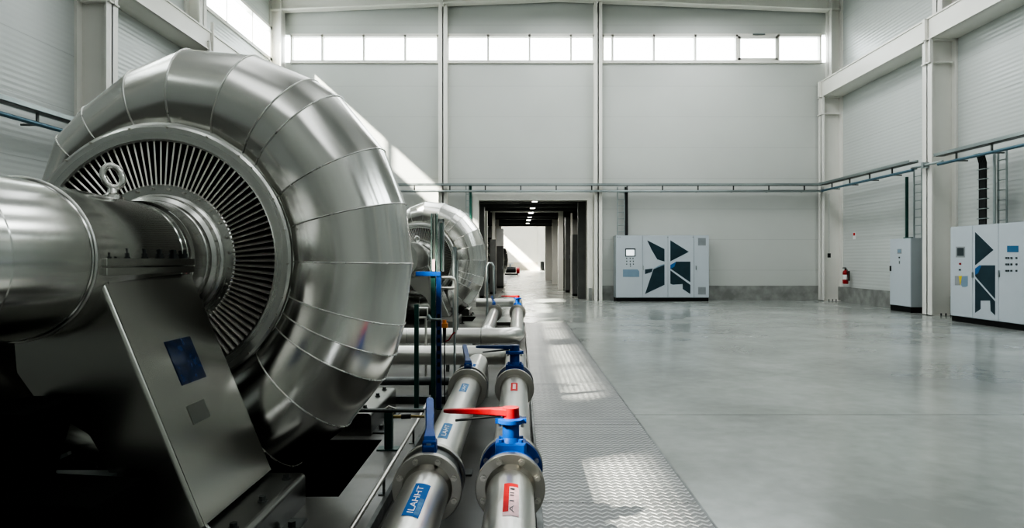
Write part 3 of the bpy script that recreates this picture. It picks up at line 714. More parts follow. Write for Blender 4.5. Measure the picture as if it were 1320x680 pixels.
def make_valve(lever_mat, wafer, label, loc, lever='side', L=.34):
    """butterfly valve; origin at the pipe axis, on the near face"""
    root = empty('butterfly_valve', loc, label, 'valve', 'butterfly valves on the two pipe lines')
    D = .29 if not wafer else .13
    m = MB()
    if wafer: m.lathe([(.02, 0), (.15, 0), (.153, .004), (.153, D - .004), (.15, D), (.02, D)], n=48)
    else: m.lathe([(.02, 0), (.160, 0), (.163, .004), (.163, .035), (.13, .042), (.122, .06), (.122, D - .06), (.13, D - .042), (.163, D - .035), (.163, D - .004), (.16, D), (.02, D)], n=56)
    body = m.build('body', M['dsteel'] if wafer else M['blue'], root)
    if not wafer: bolts(body, 0, D, 0, .14, 8, -1, .011)
    if not wafer:
        for k in range(8):
            t = 2 * pi * (k + .5) / 8; q = MB(); q.cyl((.142 * cos(t), D - .035, .142 * sin(t)), (.142 * cos(t), D - .07, .142 * sin(t)), .013, n=6, smooth=False); q.build('bolt', M['bolt'], body)
    yc = D * .5
    if not wafer:
        m = MB(); m.box(-.078, .078, yc - .055, yc + .055, .09, .185); m.box(-.05, .05, yc - .09, yc + .09, .05, .14); m.build('mounting_block', M['blue'], root, bevel=.012)
        m = MB(); m.cyl((0, yc, .18), (0, yc, .28), .043, n=28); m.cyl((0, yc, .18), (0, yc, .205), .055, .045, n=28); m.build('neck', M['blue'], root)
        m = MB(); m.lathe([(0, .272), (.06, .272), (.073, .278), (.073, .297), (.06, .302), (0, .302)], (0, yc, 0), axis='z', n=8); m.box(-.078, .078, yc - .022, yc + .022, .275, .300)
        tp = m.build('top_flange', M['blue'], root)
        for sx in (-1, 1):
            for sy in (-1, 1):
                q = MB(); hexa(q, (sx * .05, yc + sy * .035, .185), .013, .013, (0, 0, 1)); q.build('bolt', M['blue'], tp)
                q = MB(); hexa(q, (sx * .058, yc + sy * .012, .255), .009, .02, (0, 0, 1)); q.build('bolt', M['bolt'], tp)
        zl = .335
        m = MB(); m.cyl((0, yc, .302), (0, yc, .352), .044, .042, n=28)
        vs = []; st = [(-.02, .040, .017), (-.10, .021, .016), (-.18, .019, .0135), (-L + .03, .017, .011), (-L, .012, .008)]
        for x, w, h in st:
            z0 = zl - .004 + (-x) * .01
            vs += [(x, yc - w, z0 - h), (x, yc + w, z0 - h), (x, yc + w * .9, z0 + h), (x, yc - w * .9, z0 + h)]
        fs = [(4 * i + k, 4 * i + (k + 1) % 4, 4 * i + 4 + (k + 1) % 4, 4 * i + 4 + k) for i in range(len(st) - 1) for k in range(4)] + [(3, 2, 1, 0), tuple(range(len(vs) - 4, len(vs)))]
        m.add(vs, fs); lv = m.build('lever', M[lever_mat], root, bevel=.004)
        m = MB(); m.cyl((-.05, yc - .01, .312), (-.28, yc - .01, .288), .008, .006, n=10); m.build('lock_trigger', M['dsteel'], lv)
    else:
        m = MB(); m.box(-.034, .034, yc - .035, yc + .035, .12, .21); m.build('neck', M['blue'], root, bevel=.008)
        m = MB(); vs = []
        st = [(-.045, .165, .032, .02), (.0, .205, .034, .022), (.12, .232, .022, .018), (.33, .275, .024, .015), (.47, .305, .023, .012), (.50, .312, .014, .007)]
        for y, z, w, h in st:
            sx = -.13 * max(y, 0); vs += [(sx - w, yc + y, z - h), (sx + w, yc + y, z - h), (sx + w * .85, yc + y, z + h), (sx - w * .85, yc + y, z + h)]
        fs = [(4 * i + (k + 1) % 4, 4 * i + k, 4 * i + 4 + k, 4 * i + 4 + (k + 1) % 4) for i in range(len(st) - 1) for k in range(4)] + [(0, 1, 2, 3), tuple(range(len(vs) - 1, len(vs) - 5, -1))]
        m.add(vs, fs); m.build('lever', M[lever_mat], root, bevel=.004)
        m = MB(); m.box(-.012, .012, yc - .038, yc - .0355, .17, .20); m.build('maker_badge', M['plateb'], root)
    return root
make_valve('red', False, 'nearest valve, blue body with a red lever pointing left', (XRP, 3.31, ZP))
make_valve('dblue', False, 'blue valve with a dark blue lever pointing left, behind the red-lever valve', (XRP, 5.84, ZP))
make_valve('blue', True, 'nearest left valve with an upright bright blue lever', (XLP, 3.31, ZP))
make_valve('dblue', True, 'second left valve with a dark blue upright lever, before the pipe turns down', (XLP, 5.84, ZP)).scale = (1, .8, 1)
make_valve('red', False, 'far valve at the second turbine with a thin red lever', (XRP, 13.94, .31)).scale = (1, .8, 1)
make_valve('blue', True, 'far left valve at the second turbine with a blue upright lever', (-.53, 13.94, .30)).scale = (1, 1.2, 1)
# pipe supports
for i, (x, y, la) in enumerate(((XRP, 2.7, 'pipe saddle under the nearest right pipe'), (XLP, 2.7, 'pipe saddle under the nearest left pipe'),
        (XRP, 4.7, 'pipe saddle under the right line between its valves'), (XLP, 4.7, 'pipe saddle under the left line between its valves'))):
    e = empty('pipe_support', (x, y, -.07), la, 'pipe support', 'pipe saddles in the trench')
    m = MB(); m.box(-.03, .03, -.03, .03, .012, .26); m.build('post', M['dsteel'], e)
    m = MB(); m.box(-.12, .12, -.07, .07, 0, .012); m.build('foot', M['dsteel'], e)
o = MB().box(-.62, .10, 3.05, 3.12, -.07, .0).build('cross_bar', M['green']); tag(o, 'dark green channel bar crossing below the two nearest pipes', 'bar')
o = MB().box(.085, .115, 1.2, 3.6, -.07, .09).build('edge_angle', M['dsteel']); tag(o, 'dark steel angle along the edge of the chequer plates', 'angle')

# walkway plates
wy = [2.05 + 1.85 * k for k in range(8)]
nm = ['in the foreground', 'second from the camera', 'third from the camera', 'fourth from the camera', 'fifth from the camera', 'sixth from the camera', 'farthest, by the far valves']
for k in range(7):
    m = MB(); m.box(.125, 1.01, wy[k] + .004, wy[k + 1] - .004, 0, .012)
    o = m.build('chequer_plate', M['plate']); tag(o, 'herringbone steel floor plate of the walkway, ' + nm[k], 'floor plate', 'floor plates of the walkway')
m = MB(); m.box(.105, .122, 2.05, 15.0, -.02, .010); m.box(1.013, 1.03, 2.05, 15.0, -.02, .006); trim(m, M['dsteel'])

# green low post with sensor pipe, oblique rod
e = empty('low_post', (-.967, 5.04, 0), 'short green post carrying a thin horizontal pipe beside the pit', 'post')
m = MB(); m.box(-.028, .028, -.028, .028, .01, .27); m.build('post', M['green'], e)
m = MB(); m.box(-.08, .08, -.05, .05, 0, .01); m.build('foot', M['green'], e)
m = MB(); m.cyl((-.33, 0, .285), (.26, 0, .285), .015, n=14); m.build('crossbar', M['dsteel'], e)
m = MB(); m.tube([(.02, 0, .25), (.05, 0, .30), (.0, 0, .315), (-.03, 0, .29)], .008, 8); m.build('clip', M['bolt'], e)
m = MB(); m.cyl((.03, .02, .235), (.10, .02, .235), .012, n=10); m.cyl((.16, .02, .238), (.26, .02, .235), .009, n=10); m.build('fitting', M['brass'], e)
m = MB(); m.cyl((.09, .02, .235), (.16, .02, .238), .018, n=12); m.build('coupling', M['rubber'], e)
e = empty('instrument_line', (-.81, 3, 0), 'thin steel rod on small brackets running beside the left pipe', 'rod')
m = MB(); m.cyl((0, -1.0, .105), (0, 1.0, .105), .0125, n=14); m.tube([(0, 1.0, .105), (0, 2.4, .12), (.03, 2.9, .2)], .0125, 14); m.build('rod', M['bolt'], e)
for yy in (1.07, .2, 2.2):
    m = MB(); m.cyl((.0, yy, 0), (0, yy, .1), .008, n=10); m.box(-.03, .03, yy - .02, yy + .02, 0, .006); m.build('bracket', M['dsteel'], e)

# instrument stand with the blue perforated post
SY = 6.4
e = empty('instrument_stand', (-.78, SY, 0), 'green and blue posts of an instrument stand with sight tubes on top', 'stand')
m = MB(); m.box(-.187 - .02, -.187 + .02, -.02, .02, 0, .98); m.build('post', M['green'], e)
m = MB(); m.box(-.05, -.008, -.025, .025, 0, 1.30); m.build('post', M['green'], e)
m = MB(); m.box(.0, .045, -.03, .03, 0, 1.27); blp = m.build('post', M['dblue'], e)
m = MB()
for k in range(9): m.box(.012, .034, -.033, -.030, .25 + k * .075, .29 + k * .075)
m.build('slots', M['void'], blp)
m = MB(); m.box(-.19, .04, -.035, .035, 1.245, 1.285); m.build('bracket', M['blue'], e)
m = MB(); m.cyl((-.02, 0, 1.285), (-.02, 0, 1.83), .018, n=16); m.build('sight_tube', M['pipe'], e)
m = MB()
for q in ((-.05, -.042), (.002, .010)): m.box(q[0], q[1], -.024, .024, 1.285, 1.83)
m.build('guard_rail', M['tubegl'], e)
m = MB(); m.box(.018, .03, -.02, .02, 1.285, 1.78); m.box(.058, .07, -.02, .02, 1.285, 1.78); m.box(.018, .07, -.02, .02, 1.755, 1.775); m.build('guard_rail', M['galv'], e)
m = MB(); m.cyl((.044, 0, 1.29), (.044, 0, 1.74), .012, n=12); m.build('sight_tube', M['tubegl'], e)
m = MB(); m.box(-.038, -.012, -.03, .03, 1.29, 1.40); m.build('label_block', M['pink'], e)
m = MB(); m.cyl((-.08, -.02, .88), (-.05, -.02, .84), .02, n=10); m.cyl((-.05, -.02, .84), (.05, -.04, .84), .012, n=10); m.build('clamp', M['galv'], e)
m = MB(); m.box(-.21, .06, -.05, .05, 0, .012); m.build('foot', M['green'], e)
# bent conduit in front of second turbine
Y = 6.9
m = MB(); m.tube([(PX(560, Y), Y, PZ(357.5, Y)), (PX(582, Y), Y, PZ(357.5, Y)), (PX(586.2, Y), Y, PZ(360, Y)), (PX(587, Y), Y, PZ(366, Y)), (PX(587, Y), Y, PZ(428, Y))], .017, 12)
m.tube([(PX(560, Y), Y, PZ(371, Y)), (PX(586, Y), Y, PZ(371, Y))], .015, 12); o = m.build('bent_conduit', M['pipe']); tag(o, 'bent steel tube with a rung hung beside the blue perforated post', 'tube')
Y = 7.05
m = MB(); m.cyl((PX(586, Y), Y, PZ(318, Y)), (PX(586, Y), Y, PZ(430, Y)), .02, n=12); m.cyl((PX(589.5, Y), Y, PZ(335, Y)), (PX(589.5, Y), Y, PZ(425, Y)), .01, n=10); m.cyl((PX(586, Y), Y, PZ(430, Y)), (PX(586, Y), Y, .2), .012, n=8); o = m.build('riser_tube', M['galv']); tag(o, 'slim vertical riser tube just right of the bent steel tube', 'tube')
Y = 6.5
e = empty('level_sensor', (PX(573, Y), Y, 0), 'orange-capped level sensor with red and black leads on the stand', 'sensor')
m = MB(); m.box(-.045, .03, -.03, .03, PZ(422, Y), PZ(416, Y)); m.cyl((0, 0, PZ(416, Y)), (0, 0, PZ(412, Y)), .02, n=12); m.build('cap', M['orange'], e)
m = MB(); m.cyl((0, 0, PZ(422, Y)), (.0, 0, PZ(441, Y)), .018, .012, n=12); m.cyl((0, 0, PZ(441, Y)), (0, 0, 0), .006, n=8); m.build('stem', M['rubber'], e)
m = MB(); m.tube([(0, 0, PZ(440, Y)), (.04, 0, PZ(438, Y)), (.08, 0, PZ(430, Y)), (.10, .0, PZ(428, Y))], .007, 8); m.build('lead', M['red'], e)
# small frame left of post
Y = 8.2
m = MB(); m.tube([(PX(536, Y), Y, PZ(397, Y)), (PX(551, Y), Y, PZ(397, Y)), (PX(551, Y), Y, PZ(409, Y)), (PX(536, Y), Y, PZ(409, Y))], .014, 10); m.cyl((PX(549, Y), Y, PZ(409, Y)), (PX(549, Y), Y, 0), .014, n=10)
o = m.build('guard_frame', M['pipe']); tag(o, 'small bent tube guard frame between the two turbines', 'guard')
# handle tube near far valves
Y = 13.2
m = MB(); m.tube([(PX(628, Y), Y, .0), (PX(628, Y), Y, PZ(343, Y)), (PX(630, Y), Y, PZ(339, Y)), (PX(634, Y), Y, PZ(339, Y)), (PX(636.5, Y), Y, PZ(343, Y)), (PX(636.5, Y), Y, PZ(385, Y))], .022, 12)
o = m.build('vent_tube', M['galv']); tag(o, 'grey gooseneck vent tube beside the second turbine', 'tube')

# ------------------------------------------------------------------ cabinets
def door_gap(m, a, b, c, d, t=.006): m.box(a - t, a + t, b, c, d[0], d[1])
class Face:
    """flat details on a cabinet front; X across, Z up"""
    def __init__(s, root, fx, fz, place): s.root, s.fx, s.fz, s.place = root, fx, fz, place
    def poly(s, pts, name, mat, parent=None, h=.004):
        q = [s.place(s.fx(a), s.fz(a, b), h) for a, b in pts]; q0 = [s.place(s.fx(a), s.fz(a, b), 0) for a, b in pts]; n = len(q)
        m = MB(); m.add(q + q0, [tuple(range(n))] + [(i, n + i, n + (i + 1) % n, (i + 1) % n) for i in range(n)])
        return m.build(name, mat, parent or s.root)
    def rect(s, a, b, c, d, name, mat, parent=None, h=.004): return s.poly([(a, b), (c, b), (c, d), (a, d)], name, mat, parent, h)
# A: back wall cabinet
YA_ = 22.75
A = empty('control_cabinet', (PX(794, YA_), YA_, 0), 'wide light grey control cabinet with dark angular graphics against the back wall', 'cabinet', 'light grey control cabinets')
wA = PX(914, YA_) - PX(794, YA_); hA = 2.2
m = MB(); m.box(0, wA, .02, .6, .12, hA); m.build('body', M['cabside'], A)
m = MB(); m.box(.01, wA - .01, .03, .58, 0, .12); m.build('plinth', M['black'], A)
fx = lambda a: PX(780 + a / 6.18, YA_) - PX(794, YA_); fz = lambda a, b: PZ(290 + b / 6.18, YA_)
FA = Face(A, fx, fz, lambda x, z, h: (x, -h, z))
edges = [0, fx(298), fx(500), fx(708), wA]; doors = []
for i in range(4):
    m = MB(); m.box(edges[i] + .006, edges[i + 1] - .006, 0, .02, .13, hA - .01); doors.append(m.build('door', M['cab'], A, bevel=.004))
p = FA.rect(160, 185, 242, 250, 'display', M['dscreen'], doors[0]); FA.rect(168, 196, 234, 242, 'display_glass', M['screen'], doors[0], .006)
for y_, xs_ in ((264, (172, 200, 222)), (287, (172, 200, 225)), (310, (172, 200, 225)), (326, (202,))):
    for x_ in xs_: FA.rect(x_ - 4, y_ - 4, x_ + 4, y_ + 4, 'push_button', M['dscreen'], doors[0], .01)
FA.poly([(142, 352), (258, 352), (272, 366), (272, 412), (142, 412)], 'nameplate', M['plateb'], doors[0])
FA.poly([(335, 120), (473, 190), (473, 290), (415, 272), (370, 195)], 'graphic', M['navy'], doors[1])
FA.poly([(318, 352), (380, 345), (372, 372), (318, 390)], 'graphic', M['navy'], doors[1])
FA.poly([(385, 350), (473, 316), (473, 475), (318, 548)], 'graphic', M['navy'], doors[1])
FA.poly([(385, 346), (430, 322), (473, 308), (473, 318), (440, 332)], 'graphic', M['plateb'], doors[1])
FA.poly([(520, 120), (667, 212), (520, 288)], 'graphic', M['navy'], doors[2])
FA.poly([(520, 318), (566, 290), (679, 290), (679, 455), (520, 345)], 'graphic', M['navy'], doors[2])
FA.poly([(520, 316), (566, 290), (552, 330), (520, 350)], 'graphic', M['gblue'], doors[2], .006)
FA.poly([(520, 360), (679, 475), (679, 548), (618, 508), (618, 468), (540, 474), (520, 466)], 'graphic', M['navy'], doors[2])
for y_ in (102, 492):
    v = FA.rect(740, y_, 802, y_ + 60, 'vent_grille', M['grey'], doors[3])
    m = MB()
    for k in range(8):
        z = fz(0, y_ + 4 + k * 7.2); m.box(fx(743), fx(799), -.009, -.004, z - .008, z)
    m.build('louvre', M['cabside'], v)
for x_, dd in ((726, 3), (304, 1)): FA.rect(x_ - 3, 322, x_ + 3, 356, 'handle', M['galv'], doors[dd], .02)
for x_ in (100, 118, 500, 700): FA.rect(x_ - 3, 92, x_ + 3, 97, 'screw', M['dsteel'], doors[0] if x_ < 290 else (doors[1] if x_ < 499 else doors[2]), .004)
# C: right wall cabinet bank (front faces the hall)
XC = 9.84
C_ = empty('control_cabinet', (XC, 15.6, 0), 'light grey cabinet bank on the right wall with screen, buttons and dark graphics', 'cabinet', 'light grey control cabinets')
px2Y = lambda px: XC * F / (px - VX)
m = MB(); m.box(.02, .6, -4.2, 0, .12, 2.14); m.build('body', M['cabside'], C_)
m = MB(); m.box(.03, .58, -4.19, -.01, 0, .12); m.build('plinth', M['black'], C_)
fxc = lambda a: px2Y(1180 + a / 4.25) - 15.6
fzc = lambda a, b: PZ(280 + b / 4.25, px2Y(1180 + a / 4.25))
FC = Face(C_, fxc, fzc, lambda y, z, h: (-h, y, z))
eg = [0, fxc(313), fxc(455), -2.42, -3.3, -4.2]; dr = []
for i in range(5):
    m = MB(); m.box(0, .02, eg[i + 1] + .006, eg[i] - .006, .13, 2.13); dr.append(m.build('door', M['cab'], C_, bevel=.004))
FC.rect(222, 160, 272, 219, 'display_frame', M['grey'], dr[0]); FC.rect(230, 167, 266, 210, 'display', M['dscreen'], dr[0], .007)
FC.rect(241, 249, 251, 259, 'indicator', M['red'], dr[0], .012); FC.rect(240, 283, 249, 291, 'indicator', M['dscreen'], dr[0], .012)
FC.rect(217, 320, 243, 371, 'sticker', M['grey'], dr[0]); FC.poly([(238, 320), (257, 320), (247, 372)], 'sticker', M['yellow'], dr[0], .006); FC.poly([(252, 322), (287, 320), (287, 375), (275, 381), (258, 381), (251, 370)], 'sticker', M['plateb'], dr[0])
FC.poly([(328, 80), (428, 178), (328, 262)], 'graphic', M['navy'], dr[1])
FC.poly([(328, 280), (352, 262), (437, 262), (437, 446), (328, 322)], 'graphic', M['navy'], dr[1]); FC.poly([(328, 280), (352, 262), (362, 264), (345, 305), (328, 315)], 'graphic', M['gblue'], dr[1], .006)
FC.poly([(328, 336), (437, 460), (437, 535), (413, 512), (410, 455), (357, 455), (357, 502), (328, 522)], 'graphic', M['navy'], dr[1])
FC.rect(503, 155, 565, 190, 'display', M['bscreen'], dr[2])
for y_ in (222, 257, 292):
    for x_ in (499, 511, 527, 555): FC.rect(x_ - 4, y_ - 5, x_ + 4, y_ + 5, 'push_button', M['dscreen'], dr[2], .012)
FC.rect(457, 290, 463, 326, 'handle', M['galv'], dr[2], .02); FC.rect(312, 300, 318, 330, 'handle', M['galv'], dr[1], .02)
# B: narrow cabinet
B_ = empty('control_cabinet', (10.22, 17.85, 0), 'narrow light grey control cabinet beside a steel column on the right wall', 'cabinet', 'light grey control cabinets')
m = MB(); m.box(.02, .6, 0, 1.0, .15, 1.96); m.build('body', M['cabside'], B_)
m = MB(); m.box(.01, .6, .01, .99, 0, .15); m.build('plinth', M['black'], B_)
m = MB(); m.box(0, .02, .006, .994, .16, 1.95); db = m.build('door', M['cab'], B_, bevel=.004)
for nm_, ma, q in (('display', M['grey'], (.42, .62, 1.55, 1.68)), ('display_glass', M['plateb'], (.45, .59, 1.58, 1.66)), ('push_button', M['dscreen'], (.5, .55, 1.43, 1.47)), ('key_switch', M['galv'], (.5, .54, 1.28, 1.36))):
    m = MB(); m.box(-.012 if nm_ != 'display' else -.006, 0, q[0], q[1], q[2], q[3]); m.build(nm_, ma, db)
m = MB(); m.box(-.03, 0, .93, .965, 1.08, 1.22); m.build('handle', M['rubber'], db)

# ------------------------------------------------------------------ cable trays
def ladder_tray(name, p0, p1, label, step=1.19, side=(0, -1), mat='galv', tube='teal'):
    """tray: upper perforated rail, hangers and a lower tube rail"""
    p0, p1 = Vector(p0), Vector(p1); d = (p1 - p0); L = d.length; d.normalize()
    e = empty(name, p0, label, 'cable tray', 'cable trays on the hall walls')
    def seg(m, a, b, off, z, w, h):
        A_ = d * a + Vector((side[0] * off, side[1] * off, z)); B__ = d * b + Vector((side[0] * off, side[1] * off, z))
        c = (A_ + B__) / 2; ang = math.atan2(d.y, d.x); m.obox(c, (b - a, w, h), Matrix.Rotation(ang, 3, 'Z'))
    m = MB(); seg(m, 0, L, 0, .22, .04, .07); seg(m, 0, L, .22, .22, .02, .07); m.build('rail', M[mat], e)
    m = MB(); seg(m, 0, L, .1, .19, .16, .012); m.build('tray_floor', M['dsteel'], e)
    m = MB(); a_ = Vector((side[0] * .12, side[1] * .12, 0)); m.cyl(a_, a_ + d * L, .035, n=14); m.build('conduit', M[tube], e)
    m = MB(); a_ = Vector((side[0] * .03, side[1] * .03, .03)); m.cyl(a_, a_ + d * L, .022, n=12); m.build('conduit', M['galv'], e)
    k = step * .5
    while k < L:
        m = MB(); seg(m, k - .02, k + .02, .06, .10, .03, .24); seg(m, k - .02, k + .02, -.05, .0, .3, .03); m.build('hanger', M['dsteel'], e); k += step
    return e
ladder_tray('cable_tray', (PX(1060, 22.9), 22.98, 3.68), (-7.7, 22.98, 3.68), 'long cable tray running across the back wall above the passage opening', side=(0, -1), tube='galv')
ladder_tray('cable_tray', (10.17, 22.7, 3.68), (10.17, 17.45, 3.68), 'cable tray on the right wall between the corner and the steel column', side=(-1, 0))
ladder_tray('cable_tray', (10.17, 16.4, 3.68), (10.17, 6.0, 3.68), 'cable tray on the right wall over the cabinet bank', side=(-1, 0))
ladder_tray('cable_tray', (-7.78, 2.0, 3.55), (-7.78, 22.7, 3.55), 'cable tray along the left wall behind the foreground turbine', side=(1, 0))
m = MB(); m.cyl((10.1, 17.6, 3.74), (10.1, 16.3, 3.74), .03, n=12); m.box(10.05, 10.2, 17.0, 17.1, 3.68, 3.82); o = m.build('conduit_joint', M['galv']); tag(o, 'short conduit crossing the steel column between two right wall trays', 'conduit')
def riser(loc, w, z0, z1, along, label, cable=True, cw=.05, green=False):
    e = empty('cable_riser', loc, label, 'cable riser', 'cable risers dropping from the trays')
    ax = Vector((1, 0, 0)) if along == 'x' else Vector((0, -1, 0))
    m = MB()
    for t in (0, w):
        c = ax * t; m.box(c.x - .015, c.x + .015, c.y - .015, c.y + .015, z0, z1)
    n = int((z1 - z0) / .22)
    for k in range(n):
        z = z0 + .12 + k * .22; a = ax * 0; b = ax * w; m.cyl((a.x, a.y, z), (b.x, b.y, z), .012, n=8)
    m.build('ladder', M['galv'], e)
    if cable:
        m = MB(); c0 = ax * (w + .03)
        for j in range(3):
            c = c0 + ax * (j * cw * .6); m.cyl((c.x, c.y, z0), (c.x, c.y, z1), cw * .5, n=10)
        m.build('cable', M['lgreen'] if green else M['rubber'], e)
    return e
riser((PX(796, 23.15), 23.15, 0), .24, 2.0, 3.85, 'x', 'cable ladder with black cables above the back wall cabinet')
riser((PX(601, 23.1), 23.05, 0), .10, .4, 3.9, 'x', 'narrow cable ladder with green cables left of the passage opening', green=True, cw=.035)
riser((10.6, 18.35, 0), .35, 1.96, 3.85, 'y', 'pale cable ladder behind the narrow cabinet', cable=False)
m = MB(); m.box(10.6, 10.66, 18.72, 18.78, 1.99, 3.66); m.box(10.55, 10.66, 18.42, 18.78, 1.965, 2.0); o = m.build('cable_duct', M['green']); tag(o, 'dark vertical cable duct rising from the narrow cabinet', 'duct')
e = empty('cable_riser', (10.3, 15.3, 0), 'thick black cable bundle dropping into the cabinet bank', 'cable riser', 'cable risers dropping from the trays')
m = MB()
for k in range(5):
    yy = .05 - k * .045; m.tube([(-.15, yy - .1, 3.72), (-.02, yy - .04, 3.7), (.05, yy, 3.55), (.05, yy, 2.14)], .028, 10)
m.build('cable', M['rubber'], e)
m = MB()
for k in range(6): m.box(.0, .1, -.17, .09, 2.3 + k * .22, 2.32 + k * .22)
m.build('rung', M['galv'], e)
riser((10.55, 15.05, 0), .26, 2.14, 3.8, 'y', 'pale cable ladder above the cabinet bank beside the black bundle', cable=False)
for x, nm_ in ((10.60, 'slim conduit'),):
    m = MB(); m.cyl((10.45, 15.03, 2.14), (10.45, 15.03, 3.72), .03, n=12); o = m.build('conduit', M['galv']); tag(o, 'slim grey conduit dropping to the cabinet bank next to black cables', 'conduit')

# fire extinguisher, sign, pendant
e = empty('fire_extinguisher', (10.64, 22.3, .60), 'red fire extinguisher hung on the right wall near the corner', 'fire extinguisher')
m = MB(); m.lathe([(0, 0), (.075, 0), (.085, .02), (.085, .36), (.07, .42), (.03, .45), (.025, .47)], axis='z', n=28); m.build('cylinder', M['red'], e)
m = MB(); m.lathe([(.0865, .14), (.0865, .30)], axis='z', n=28, a0=R(150), a1=R(300)); m.build('instruction_label', M['white'], e)
m = MB(); m.cyl((0, 0, .46), (0, 0, .50), .03, n=12); m.box(-.10, .03, -.012, .012, .50, .515); m.box(-.09, .02, -.012, .012, .53, .545); m.build('valve_head', M['rubber'], e)
m = MB(); m.tube([(0, -.02, .49), (0, -.12, .46), (0, -.13, .3), (0, -.105, .1)], .012, 8); m.build('hose', M['rubber'], e)
m = MB(); m.box(.08, .125, -.04, .04, .1, .42); m.build('wall_bracket', M['dsteel'], e)
m = MB(); m.box(XR - .012, XR, 22.05, 22.2, 2.05, 2.28); o = m.build('wall_sign', M['white']); tag(o, 'small white and red sign above the fire extinguisher', 'sign')
m2 = MB(); m2.box(XR - .015, XR - .012, 22.07, 22.18, 2.17, 2.26); m2.build('red_symbol', M['lred'], o)
e = empty('pendant_switch', (10.36, 22.86, 0), 'black pendant switch hanging on a thin cable at the corner column', 'switch')
m = MB(); m.cyl((0, 0, 1.60), (0, 0, 3.6), .006, n=8); m.build('cable', M['galv'], e)
m = MB(); m.box(-.04, .04, -.03, .03, 1.46, 1.6); m.build('switch_box', M['rubber'], e)
# floor sockets / small boxes at column feet
for x, y, la in ((10.5, 16.85, 'tiny black anchor bolts at the foot of the near right column'), (10.45, 22.85, 'tiny black anchor bolts at the foot of the corner column')):
    e = empty('anchor_bolts', (x, y, 0), la, 'bolt', 'anchor bolts at column feet')
    for k in range(3):
        q = MB(); q.cyl((-.1 + k * .12, 0, 0), (-.1 + k * .12, 0, .07), .018, n=8); q.build('bolt', M['dsteel'], e)

# ------------------------------------------------------------------ things in the passage
def locker(px0, px1, Y, h, label, mat, dep=.6, top=None):
    x0, x1 = PX(px0, Y), PX(px1, Y)
    e = empty('switchgear_cabinet', (x0, Y, 0), label, 'cabinet', 'dark cabinets in the passage'); w = x1 - x0
    m = MB(); m.box(0, w, .02, dep, .08, h); m.build('body', M[mat], e)
    m = MB(); m.box(.02, w - .02, .04, dep, 0, .08); m.build('plinth', M['black'], e)
    m = MB(); m.box(.02, w - .02, 0, .02, .1, h - .02); d_ = m.build('door', M[mat], e)
    m = MB(); m.box(w * .8, w * .8 + .02, -.03, 0, h * .45, h * .45 + .15); m.build('handle', M['galv'], d_)
    if top:
        m = MB(); m.box(0, w, .0, dep, h, top); m.build('upper_panel', M['white'], e)
    return e
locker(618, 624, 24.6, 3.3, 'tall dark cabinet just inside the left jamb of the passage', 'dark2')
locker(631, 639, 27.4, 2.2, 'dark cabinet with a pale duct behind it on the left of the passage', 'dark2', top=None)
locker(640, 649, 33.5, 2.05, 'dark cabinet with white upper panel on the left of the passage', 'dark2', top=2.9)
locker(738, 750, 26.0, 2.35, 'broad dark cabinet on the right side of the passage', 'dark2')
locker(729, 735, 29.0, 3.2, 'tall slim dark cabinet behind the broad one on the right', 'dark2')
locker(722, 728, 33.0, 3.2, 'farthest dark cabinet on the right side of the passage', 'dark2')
for a, b, Y, t_, la in ((625, 628.5, 25.4, 3.2, 1), (736, 738, 28, 3.3, 2), (745, 757, 24.3, 3.4, 3)):
    m = MB(); m.box(PX(a, Y), PX(b, Y), Y, Y + .2, 0, t_); trim(m, M['column'] if la != 3 else M['dark'])
m = MB(); Y = 25.0; m.box(PX(750, Y), PX(753.5, Y), Y - .4, Y - .3, 0, 1.15); m.box(PX(750, Y), PX(753.5, Y), Y - .6, Y - .2, 0, .04); o = m.build('barrier_board', M['white']); tag(o, 'white board standing on the floor inside the passage, right side', 'board')
e = empty('pump_unit', (PX(655, 62), 62, 0), 'small red and black pump unit on the floor deep in the passage', 'pump')
m = MB(); m.cyl((-.2, 0, .45), (.7, 0, .45), .28, n=20); m.box(-.3, .9, -.4, .4, 0, .12); m.build('motor', M['rubber'], e)
m = MB(); m.cyl((.75, 0, .4), (1.05, 0, .4), .3, n=20); m.build('pump_casing', M['red'], e)
m = MB(); m.cyl((.2, 0, .7), (.2, 0, 1.0), .1, n=16); m.box(-.1, .5, -.2, .2, .95, 1.05); m.build('terminal_box', M['cab'], e)
e = empty('floor_cone', (PX(699, 86), 86, 0), 'small dark bollard at the far end wall of the passage', 'bollard')
m = MB(); m.lathe([(0, 1.15), (.22, 1.1), (.25, 0)], axis='z', n=16); m.build('shaft', M['rubber'], e)
m = MB(); m.box(-.3, .3, -.3, .3, 0, .06); m.build('foot', M['rubber'], e)

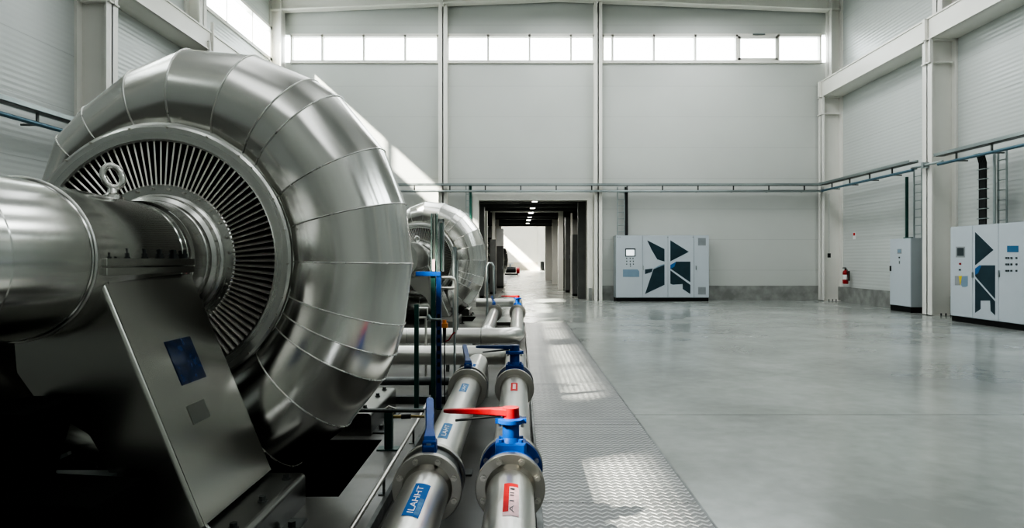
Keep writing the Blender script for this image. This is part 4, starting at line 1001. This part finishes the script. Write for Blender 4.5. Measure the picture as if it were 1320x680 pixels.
# ------------------------------------------------------------------ light
w = bpy.data.worlds.new('world'); scene.world = w; w.use_nodes = True
bg = w.node_tree.nodes['Background']; bg.inputs['Color'].default_value = (.93, .97, 1, 1); bg.inputs['Strength'].default_value = 9.0
sl = bpy.data.lights.new('sun', 'SUN'); sl.energy = 50; sl.angle = R(1.3); sl.color = (1, .93, .82)
so = bpy.data.objects.new('sun', sl); col.objects.link(so)
so.rotation_euler = Vector((1, .5, -.92)).to_track_quat('-Z', 'Y').to_euler()
def area(name, loc, rot, sx, sy, e, c=(1, 1, 1), portal=False):
    l = bpy.data.lights.new(name, 'AREA'); l.shape = 'RECTANGLE'; l.size = sx; l.size_y = sy; l.energy = e; l.color = c
    o = bpy.data.objects.new(name, l); o.location = loc; o.rotation_euler = rot; col.objects.link(o)
    if portal: l.cycles.is_portal = True
    return o
for x, e_ in ((-3.2, .6), (1.3, .8), (6.2, 1.1)):
    for y, L, q in ((-2, 7, .28), (8, 9, .30), (18, 8, .62)):
        area('ceiling_fill', (x, y, 9.75), (0, 0, 0), 2.0, L, 30 * L * 2 * e_ * q, (.96, .99, 1))  # added fill lamps under the closed roof, no openings there
area('ceiling_fill', (0, 66, 11.6), (0, 0, 0), 6, 30, 2800)  # added fill lamp that brightens the far hall
for y in (26, 30, 35, 42): area('passage_light', (.5, y, 3.45), (0, 0, 0),   .5, .8, 85, (1, .97, .9))
area('portal', (1.2, YB + .2, 8.6), (R(-90), 0, 0), 18, .95, 1, portal=True)
area('portal', (XL - .1, 9, 8.6), (0, R(-90), 0), .95, 28, 1, portal=True)

# ------------------------------------------------------------------ camera
cd = bpy.data.cameras.new('camera'); cd.lens = 24.0; cd.sensor_width = 36; cd.sensor_fit = 'HORIZONTAL'
cd.shift_x = -10 / 1320; cd.shift_y = -6 / 1320; cd.clip_end = 300
co = bpy.data.objects.new('camera', cd); co.location = (0, 0, H); co.rotation_euler = (R(90), 0, 0); col.objects.link(co)
scene.camera = co
scene.cycles.use_denoising = True
scene.cycles.max_bounces = 8; scene.cycles.diffuse_bounces = 4; scene.cycles.glossy_bounces = 4; scene.cycles.transparent_max_bounces = 8
scene.cycles.sample_clamp_indirect = 6
scene.cycles.caustics_reflective = False; scene.cycles.caustics_refractive = False
scene.view_settings.view_transform = 'AgX'
try: scene.view_settings.look = 'AgX - High Contrast'
except Exception: pass
scene.view_settings.exposure = 0.05
